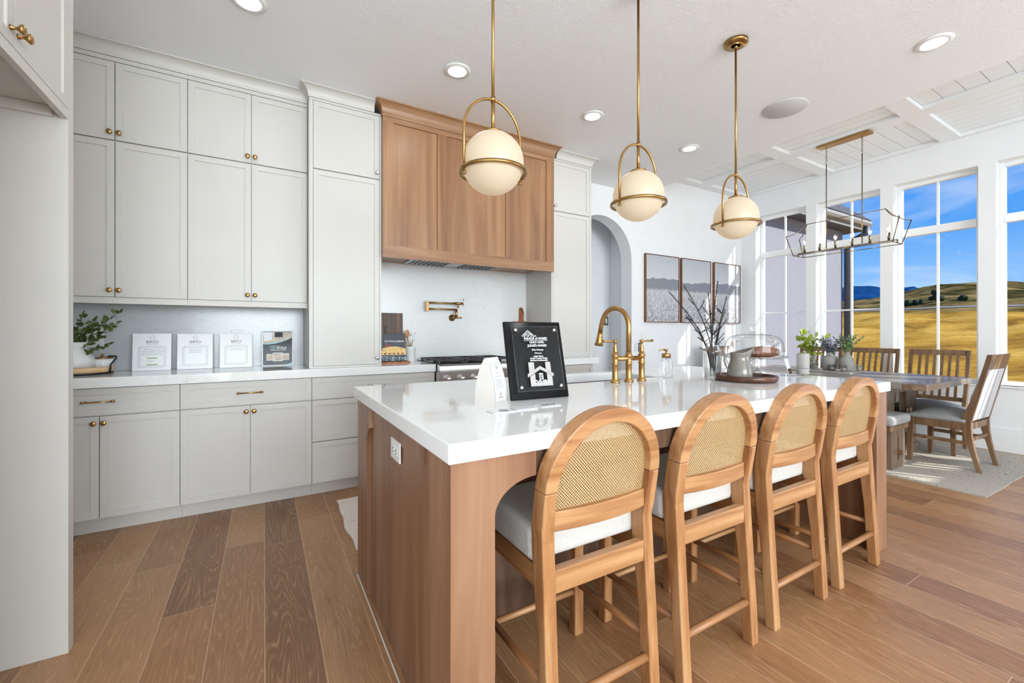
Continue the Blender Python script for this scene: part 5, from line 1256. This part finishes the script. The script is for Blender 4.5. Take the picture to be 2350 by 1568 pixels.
MB().box(4.52, 4.90, 1.47, 2.98, 0.345, 0.384).build('seat_frame', chairw, bn, bevel=0.003)
for y in (1.51, 2.88):
    m = MB(); m.box(4.60, 4.72, y-0.022, y+0.022, RZ, 0.345).box(4.76, 4.88, y-0.022, y+0.022, RZ, 0.345).box(4.72, 4.76, y-0.022, y+0.022, RZ, 0.08).box(4.72, 4.76, y-0.022, y+0.022, 0.27, 0.345); m.build('leg_panel', tablel, bn, bevel=0.003)
    MB().box(4.725, 4.755, y-0.05, y+0.05, 0.125, 0.165).build('wedge', chairw, bn, bevel=0.002)
MB().box(4.727, 4.753, 1.50, 2.89, 0.165, 0.225).build('stretcher_beam', tablel, bn, bevel=0.003)
local(bn)
def make_chair(kind, label, group):
    """back towards -y; origin on the floor below the seat centre"""
    r = thing('dining_chair', (0, 0, 0), label, 'chair', group); W2 = 0.235
    SZ = 0.455; TZ = 0.985
    def yb(z):  # rear-face line of back post
        if z < 0.40: return -0.235 + 0.06*math.sin(PI/2*min(1, z/0.40))
        return -0.175 - 0.125*((z-0.40)/0.585)
    for s_ in (-1, 1):
        zs = [0, 0.1, 0.2, 0.3, 0.40, 0.48, 0.6, 0.75, 0.9, TZ]; vs = []
        for z in zs:
            dp = 0.032 + 0.035*math.exp(-((z-0.42)/0.16)**2); xo = W2 - (0.012*(0.42-z)/0.42 if z < 0.42 else 0)
            y0 = yb(z); vs += [(s_*xo, y0, z), (s_*(xo-0.030), y0, z), (s_*(xo-0.030), y0+dp, z), (s_*xo, y0+dp, z)]
        fs = [(0, 1, 2, 3), tuple(len(vs)-4+i for i in range(4))]
        for i in range(len(zs)-1):
            for k in range(4): fs.append((4*i+k, 4*i+(k+1) % 4, 4*i+4+(k+1) % 4, 4*i+4+k))
        MB().add(vs, fs).build('rear_leg', chairw, r, bevel=0.003)
        x0, x1 = (s_*0.245, s_*0.205)
        vs = []
        for z, t_ in ((0, 0.030), (0.33, 0.044), (0.40, 0.046)):
            vs += [(s_*0.248, 0.235, z), (s_*(0.248-t_), 0.235, z), (s_*(0.248-t_), 0.235-t_, z), (s_*0.248, 0.235-t_, z)]
        fs = [(0, 1, 2, 3), (8, 9, 10, 11)] + [(4*i+k, 4*i+(k+1) % 4, 4*i+4+(k+1) % 4, 4*i+4+k) for i in range(2) for k in range(4)]
        MB().add(vs, fs).build('front_leg', chairw, r, bevel=0.003)
        xs = s_*0.225
        MB().box(xs-0.012, xs+0.012, -0.135, 0.192, 0.335, 0.40).build('seat_rail', chairw, r)
        MB().box(xs-0.010, xs+0.010, -0.155, 0.198, 0.215, 0.245).build('stretcher', chairw, r)
    MB().box(-0.205, 0.205, 0.200, 0.222, 0.335, 0.40).build('seat_rail', chairw, r)
    MB().box(-0.207, 0.207, -0.168, -0.145, 0.345, 0.40).build('seat_rail', chairw, r)
    MB().box(-0.212, 0.212, -0.172, -0.152, 0.245, 0.275).build('stretcher', chairw, r)
    # domed upholstered seat
    m = MB(); n = 14; vs = []; fs = []
    for j in range(n+1):
        for i in range(n+1):
            u_, v_ = 2*i/n-1, 2*j/n-1; wx = 0.250-0.012*(1-(v_+1)/2)
            z = 0.408 + 0.088*(1-abs(u_)**2.6)*(1-abs(v_)**2.6)*0.72 + 0.02
            vs.append((u_*wx, 0.05+v_*0.195+0.0, z))
    for j in range(n):
        for i in range(n): a = j*(n+1)+i; fs.append((a, a+1, a+n+2, a+n+1))
    m.add(vs, fs, True); b0 = len(m.v)
    per = [j for j in range(n+1)] + [j*(n+1)+n for j in range(1, n+1)] + [n*(n+1)+j for j in range(n-1, -1, -1)] + [j*(n+1) for j in range(n-1, 0, -1)]
    low = [(m.v[p][0]*0.985, 0.05+(m.v[p][1]-0.05)*0.985, 0.4005) for p in per]; m.v += low; L = len(per)
    for k in range(L): m.f.append([per[k], per[(k+1) % L], b0+(k+1) % L, b0+k]); m.sm.append(True)
    m.f.append([b0+k for k in range(L)]); m.sm.append(False)
    m.build('seat_cushion', upholm, r)
    if kind == 'slat':
        m = MB(); vs = []; fs = []
        MB().prism([(yb(0.93), 0.93), (yb(0.93)+0.024, 0.93), (yb(TZ)+0.026, TZ), (yb(TZ), TZ)], 'x', -0.204, 0.204).build('top_rail', chairw, r, bevel=0.003)
        MB().prism([(yb(0.47)+0.012, 0.47), (yb(0.47)+0.034, 0.47), (yb(0.51)+0.034, 0.51), (yb(0.51)+0.012, 0.51)], 'x', -0.204, 0.204).build('lower_rail', chairw, r)
        for k in range(6):
            x = -0.204+0.408*(k+1)/7; MB().prism([(yb(0.505)+0.012, 0.505), (yb(0.505)+0.026, 0.505), (yb(0.932)+0.02, 0.932), (yb(0.932)+0.004, 0.932)], 'x', x-0.011, x+0.011).build('slat', chairw, r)
    else:
        MB().prism([(yb(0.86), 0.86), (yb(0.86)+0.022, 0.86), (yb(TZ)+0.024, TZ), (yb(TZ), TZ)], 'x', -0.204, 0.204).build('top_rail', chairw, r, bevel=0.003)
        m = MB(); m.prism([(yb(0.42)+0.002, 0.42), (yb(0.42)+0.045, 0.42), (yb(0.62)+0.058, 0.62), (yb(0.8585)+0.038, 0.8585), (yb(0.8585)+0.002, 0.8585)], 'x', -0.204, 0.204); m.build('padded_back', upholw, r, bevel=0.006)
        MB().box(-0.0012, 0.0012, 0, 0.002, 0, 0.44).build('back_seam', inkl, r, loc=(0.04, yb(0.42)-0.0025+0.001, 0.42), rot=(0.2095, 0, 0))
    return r
hc = make_chair('solid', 'upholstered wood dining chair at the near end of the table, seen from behind', 'padded host chairs at the table ends'); hc.location = (5.36, 1.305, RZ); hc.rotation_euler = (0, 0, -0.03)
dup(hc, (5.24, 3.22, RZ), PI, 'upholstered dining chair at the far end of the table, glimpsed behind the clear vase')
c1 = make_chair('slat', 'slat-backed dining chair on the window side, nearest the padded host chair', 'slat-backed dining chairs on the window side'); c1.location = (5.87, 1.60, RZ); c1.rotation_euler = (0, 0, PI/2)
dup(c1, (5.87, 2.155, RZ), PI/2, 'slat-backed dining chair on the window side, middle of three, right of the flower vases')
dup(c1, (5.87, 2.70, RZ), PI/2, 'slat-backed dining chair on the window side, farthest, glimpsed between the flower vases')

# things on the dining table
tag(MB().box(5.20, 5.56, 2.02, 2.62, 0, 0.012).build('slate_runner', greym, loc=(0, 0, TBZ+0.0005), bevel=0.002), 'flat grey tray on the dining table under the vases', 'tray')
VZ = TBZ+0.013
cf = thing('glass_carafe', (5.46, 2.50, VZ), 'clear glass vase with pebbles holding lime green leaves on the dining table', 'vase')
MB().lathe([(0, 0.002), (0.055, 0.002), (0.058, 0.008), (0.058, 0.062), (0.045, 0.085), (0.026, 0.115), (0.024, 0.15), (0.034, 0.17), (0.030, 0.17), (0.022, 0.15), (0.024, 0.115), (0.054, 0.06), (0.054, 0.01), (0, 0.008)], 32).build('bottle', glassc, cf)
m = MB(); rng = random.Random(8)
for q in range(120):
    a = rng.uniform(0, 2*PI); rr = 0.047*math.sqrt(rng.random()); m.sphere((rr*math.cos(a), rr*math.sin(a), 0.014+rng.random()*0.045), rng.uniform(0.004, 0.007), seg=6)
o = m.build('pebbles', simple('pebble_mix', s2l(150, 140, 120), 0.7, var=0.4, vscale=80), cf); o['kind'] = 'stuff'
v2 = thing('handled_vase', (5.41, 2.29, VZ), 'squat grey vase with two small loop handles on the dining table', 'vase')
MB().lathe([(0, 0), (0.052, 0), (0.060, 0.006), (0.074, 0.05), (0.078, 0.10), (0.077, 0.135), (0.070, 0.150), (0.034, 0.158), (0.027, 0.170), (0.027, 0.198), (0.031, 0.202), (0.025, 0.202), (0.022, 0.165), (0, 0.14)], 40).build('body', greyvase, v2)
for s_ in (-1, 1): MB().tube([(s_*0.5*(0.05+0.020*math.sin(PI*k/10)*1.6)+s_*0.006, -s_*0.0, 0.160+0.030*k/10) for k in range(11)], 0.0035, 8).build('loop_handle', greyvase, v2)
v3 = tag(MB().lathe([(0, 0), (0.052, 0), (0.060, 0.008), (0.066, 0.05), (0.067, 0.105), (0.060, 0.135), (0.038, 0.165), (0.026, 0.185), (0.024, 0.212), (0.020, 0.212), (0.020, 0.18), (0, 0.15)], 40).build('bottle_vase', greyvase, loc=(5.39, 2.12, VZ)), 'tall-shouldered grey bottle vase, rightmost of the table vases', 'vase')
foliage('lime_leaf_bunch', (5.46, 2.50, VZ+0.03), 7, leafl, leafl, 'lime green broad leaves in the clear glass vase', 'flowers', None, 11, 0.085, 0.050, 0.05, 0.14, 0.36, 0.0, None, 0.35)
foliage('white_flower_bunch', (5.46, 2.50, VZ+0.03), 4, whitemat, leafd, 'small white blossoms rising beside the lime leaves', 'flowers', None, 21, 0.03, 0.028, 0.02, 0.16, 0.40, 0.0, [(0.02, 0.03, 0.40), (0.04, -0.10, 0.34), (-0.03, -0.06, 0.36), (0.05, -0.14, 0.30)], 0.75)
foliage('blue_grey_twigs', (5.41, 2.29, VZ+0.06), 16, leafb, leafb, 'blue-grey twiggy foliage in the handled grey vase', 'flowers', None, 12, 0.034, 0.009, 0.010, 0.18, 0.30, 0.10, None, 0.2)
foliage('white_green_bunch', (5.39, 2.12, VZ+0.06), 16, leafw, leafd, 'bushy white and green foliage in the grey bottle vase', 'flowers', None, 13, 0.032, 0.016, 0.012, 0.13, 0.32, 0.12, None, 0.25)
cl = ['glass tealight cup beside the glass vase with pebbles', 'glass tealight cup between the handled vase and the bottle vase', 'glass tealight cup right in front of the grey bottle vase', 'glass tealight cup at the right end, behind the bottle vase']
c0 = None
for (x, y), lbl in zip(((5.395, 2.425), (5.335, 2.235), (5.29, 2.115), (5.50, 2.06)), cl):
    if c0 is None:
        c0 = thing('tealight_cup', (x, y, VZ), lbl, 'candle', 'tealight cups around the vases')
        MB().lathe([(0, 0.002), (0.026, 0.002), (0.028, 0.006), (0.034, 0.068), (0.031, 0.068), (0.025, 0.010), (0, 0.010)], 28).build('cup', glassc, c0)
        MB().lathe([(0, 0.0105), (0.0245, 0.0105), (0.027, 0.036), (0, 0.038)], 24).build('wax', wax, c0)
    else: dup(c0, (x, y, VZ), label=lbl)

# ------------------------------------------------------------------ chandelier
CX, CY = 5.28, 2.106
ch = thing('linear_chandelier', (CX, CY, ZD), 'dark brass open lantern chandelier with six candle bulbs above the dining table', 'chandelier')
MB().box(-0.055, 0.055, -0.235, 0.235, -0.024, -0.0005).build('canopy', brass, ch, bevel=0.003)
zz = lambda z: z-ZD
for s_ in (-1, 1):
    y = s_*0.160
    m = MB()
    for k in range(7):
        z = zz(3.19)-0.012-k*0.0235; a = k % 2
        m.tube([((0.006*math.cos(q) if a else 0), y+(0 if a else 0.006*math.cos(q)), z+0.015*math.sin(q)) for q in [2*PI*j/12 for j in range(12)]], 0.0017, 5, closed=True)
    m.build('chain', chandm, ch)
    MB().tube([(0, y, zz(3.012)), (0, y, zz(2.09))], 0.0048, 8).build('rod', chandm, ch)
bar = 0.0042
def bars(name, segs, r_=bar):
    m = MB()
    for sg in segs: m.tube([(a, b_, zz(c_)) for a, b_, c_ in sg], r_, 6)
    return m.build(name, chandm, ch)
bars('top_bar', [[(0, -0.35, 2.395), (0, 0.35, 2.395)]])
UX, UY, UZ, BX, BY, BZ = 0.145, 0.50, 2.270, 0.110, 0.44, 2.044
for sy in (-1, 1):
    for sx_ in (-1, 1):
        pts = [(0, sy*0.35, 2.395)]
        for k in range(1, 9):
            t_ = k/8; pts.append((sx_*UX*t_, sy*(0.35+(UY-0.35)*t_), 2.395-(2.395-UZ)*math.sin(PI/2*t_)**0.9))
        bars('corner_arm', [pts, [(sx_*UX, sy*UY, UZ), (sx_*BX, sy*BY, BZ)]])
bars('lower_frame', [[(-BX, -BY, BZ), (BX, -BY, BZ)], [(BX, -BY, BZ), (BX, BY, BZ)], [(BX, BY, BZ), (-BX, BY, BZ)], [(-BX, BY, BZ), (-BX, -BY, BZ)]])
bars('candle_bar', [[(0, -BY, 2.075), (0, BY, 2.075)], [(0, -BY, BZ), (0, -BY, 2.075)], [(0, BY, BZ), (0, BY, 2.075)]], 0.006)
for k in range(6):
    y = -0.375+k*0.150
    s_ = MB().tube([(0, y, zz(2.081)), (0, y, zz(2.155))], 0.0105, 12).build('candle_sleeve', chandm, ch)
    MB().lathe([(0.006, 0), (0.013, 0.014), (0.0175, 0.032), (0.015, 0.052), (0.007, 0.070), (0, 0.078)], 16, c=(0, y, zz(2.156))).build('bulb', glassb, s_)
    MB().lathe([(0, 0.012), (0.004, 0.016), (0.006, 0.034), (0.003, 0.052), (0, 0.054)], 8, c=(0, y, zz(2.156))).build('filament', bulbm, s_)
for k in range(3): lamp('chandelier_glow', 'POINT', (CX, CY-0.3+0.3*k, 2.19), 2.0, (1, 0.85, 0.65), shadow_soft_size=0.03)

# ------------------------------------------------------------------ outdoors
hw = thing('house_wing', (8.3, 4.6, -0.6), 'lilac stucco wing of the house with shingled roof outside the two left windows', 'building')
EXX = 10.05
MB().box(6.52, EXX, 4.03, 7.5, -0.9, 3.2).build('wall', stucco, hw)
MB().box(6.52, EXX+0.27, 3.76, 7.9, 3.2, 3.23).build('soffit', soffm, hw)
MB().box(6.52, EXX+0.285, 3.742, 3.759, 3.19, 3.37).box(EXX+0.271, EXX+0.285, 3.76, 7.9, 3.19, 3.37).build('fascia', fasc, hw)
m = MB(); m.prism([(3.7415, 3.37), (3.675, 3.37), (3.655, 3.31), (3.68, 3.265), (3.7415, 3.255)], 'x', 6.52, EXX+0.34); m.build('gutter', fasc, hw)
m = MB(); zr_ = 3.385; m.add([(6.52, 3.67, zr_), (EXX+0.36, 3.67, zr_), (EXX+0.36, 8.0, zr_), (6.52, 8.0, zr_), (6.52, 5.8, 5.5), (EXX-1.7, 5.8, 5.5)], [(0, 1, 5, 4), (1, 2, 5), (2, 3, 4, 5), (3, 0, 4), (0, 3, 2, 1)]); m.build('roof', shingle, hw)
m = MB(); m.tube([(EXX+0.20, 3.70, 3.27), (EXX+0.20, 3.73, 3.12), (EXX+0.06, 3.92, 2.98), (EXX+0.045, 3.965, 2.84), (EXX+0.045, 3.965, -0.6)], 0.055, 8); m.build('downspout', dspout, hw)
local(hw)
pc = thing('patio_cover', (9.2, -3.6, -0.6), 'flat patio roof on posts outside, beyond the right edge of the photo', 'patio roof')
MB().box(6.75, 11.5, -5.0, -2.62, 2.72, 2.86).build('roof_slab', soffm, pc)
for x in (7.2, 11.2):
    MB().box(x-0.08, x+0.08, -4.8, -4.64, -0.75, 2.719).build('post', soffm, pc)
local(pc)
# sloping field rising to the far hills, built from measured heights along distance
def ridge(az):  # height angle of the skyline by azimuth (degrees from +y)
    pts = [(40, 0.045), (60, 0.050), (67, 0.054), (70, 0.060), (72.9, 0.068), (75.5, 0.081), (78, 0.080), (81, 0.0735), (90, 0.07), (110, 0.06), (148, 0.05)]
    for (a, p), (b_, q) in zip(pts, pts[1:]):
        if a <= az <= b_: return p+(q-p)*(az-a)/(b_-a)
    return 0.07
rng = random.Random(2)
def hfun(r_, az):
    tb_ = [(6.6, -0.62), (12, -0.55), (20, -0.50), (35, -0.25), (60, 0.6), (95, 2.5), (130, 4.6), (160, 6.3)]
    if r_ <= 160:
        for (a, p), (b_, q) in zip(tb_, tb_[1:]):
            if a <= r_ <= b_: z = p+(q-p)*(r_-a)/(b_-a); break
        else: z = -0.62
    else:
        z1 = 1.18+ridge(az)*360*1.0; t_ = min(1, (r_-160)/200); z = 6.3+(z1-6.3)*(t_**0.85)
        if r_ > 360: z = z1-(r_-360)*0.05
    amp = 0.0 if r_ < 30 else min(1.0, (r_-30)/150)*0.45
    amp *= min(1.0, abs(r_-170)/45)
    z += amp*(math.sin(az*0.9+r_*0.05)+0.6*math.sin(az*2.3-r_*0.09)+0.35*math.sin(az*5.1+r_*0.21))*(1.0 if r_ < 160 else 1.4)
    return z
rs = [6.6+1.2*i for i in range(12)] + [22+4*i for i in range(10)] + [64+7*i for i in range(16)] + [172+13*i for i in range(15)] + [420, 520]
rs = sorted(set([q for q in rs if not 163 < q < 176]+[168, 171, 176]))
azs = [38+1.1*i for i in range(100)]
vs = []; 
for r_ in rs:
    for az in azs:
        a = math.radians(az); x, y = r_*math.sin(a), r_*math.cos(a); vs.append((x, y, hfun(r_, az)))
na = len(azs); fs = [(i*na+j, i*na+j+1, (i+1)*na+j+1, (i+1)*na+j) for i in range(len(rs)-1) for j in range(na-1)]
fld = MB().add(vs, fs, True).build('grass_field', grassm); fld['kind'] = 'structure'
vs = []; n = 90
for i in range(n+1):
    az = 45+60*i/n; a = math.radians(az); R0 = 2600
    mp_ = [(45, 0.075), (60, 0.078), (66.5, 0.078), (68.2, 0.0815), (69.2, 0.0855), (70.2, 0.084), (71.2, 0.0785), (72.3, 0.071), (73.3, 0.0795), (74.1, 0.0745), (75.2, 0.060), (80, 0.05), (105, 0.05)]
    for (p0_, q0_), (p1_, q1_) in zip(mp_, mp_[1:]):
        if p0_ <= az <= p1_: g_ = q0_+(q1_-q0_)*(az-p0_)/(p1_-p0_)
    hgt = 1.18+R0*(g_+0.0012*math.sin(az*7.1))
    for rr, z in ((R0-500, -50), (R0, hgt), (R0+900, -50)): vs.append((rr*math.sin(a), rr*math.cos(a), z))
fs = [(3*i+k, 3*i+3+k, 3*i+4+k, 3*i+1+k) for i in range(n) for k in range(2)]
st(MB().add(vs, fs, True).build('mountains', mountm))
vs = []
for az in azs[8:70]:
    a = math.radians(az)
    for rr in (168, 171): vs.append((rr*math.sin(a), rr*math.cos(a), hfun(rr, az)+0.12))
st(MB().add(vs, [(2*i, 2*i+2, 2*i+3, 2*i+1) for i in range(61)]).build('road', roadm))
# dark bushes on the slope
def bush(az, r_, s_, label):
    m = MB(); rg_ = random.Random(int(az*10)); a = math.radians(az)
    for q in range(9): m.sphere((rg_.gauss(0, s_*0.4), rg_.gauss(0, s_*0.4), s_*0.4+abs(rg_.gauss(0, s_*0.35))), s_*rg_.uniform(0.35, 0.55), seg=10)
    o = m.build('bush', bushm, loc=(r_*math.sin(a), r_*math.cos(a), hfun(r_, az)-0.2)); tag(o, label, 'bush', 'dark bushes on the far slope')
bush(73.3, 182, 1.5, 'small dark bush on the far slope, leftmost of the pair in the third window'); bush(73.9, 183, 1.3, 'small dark bush on the far slope, right one of the close pair')
bush(75.4, 186, 2.0, 'widest dark bush on the far slope behind the centre bar of the third window'); bush(76.9, 186, 1.7, 'dark bush on the far slope in the right half of the third window')
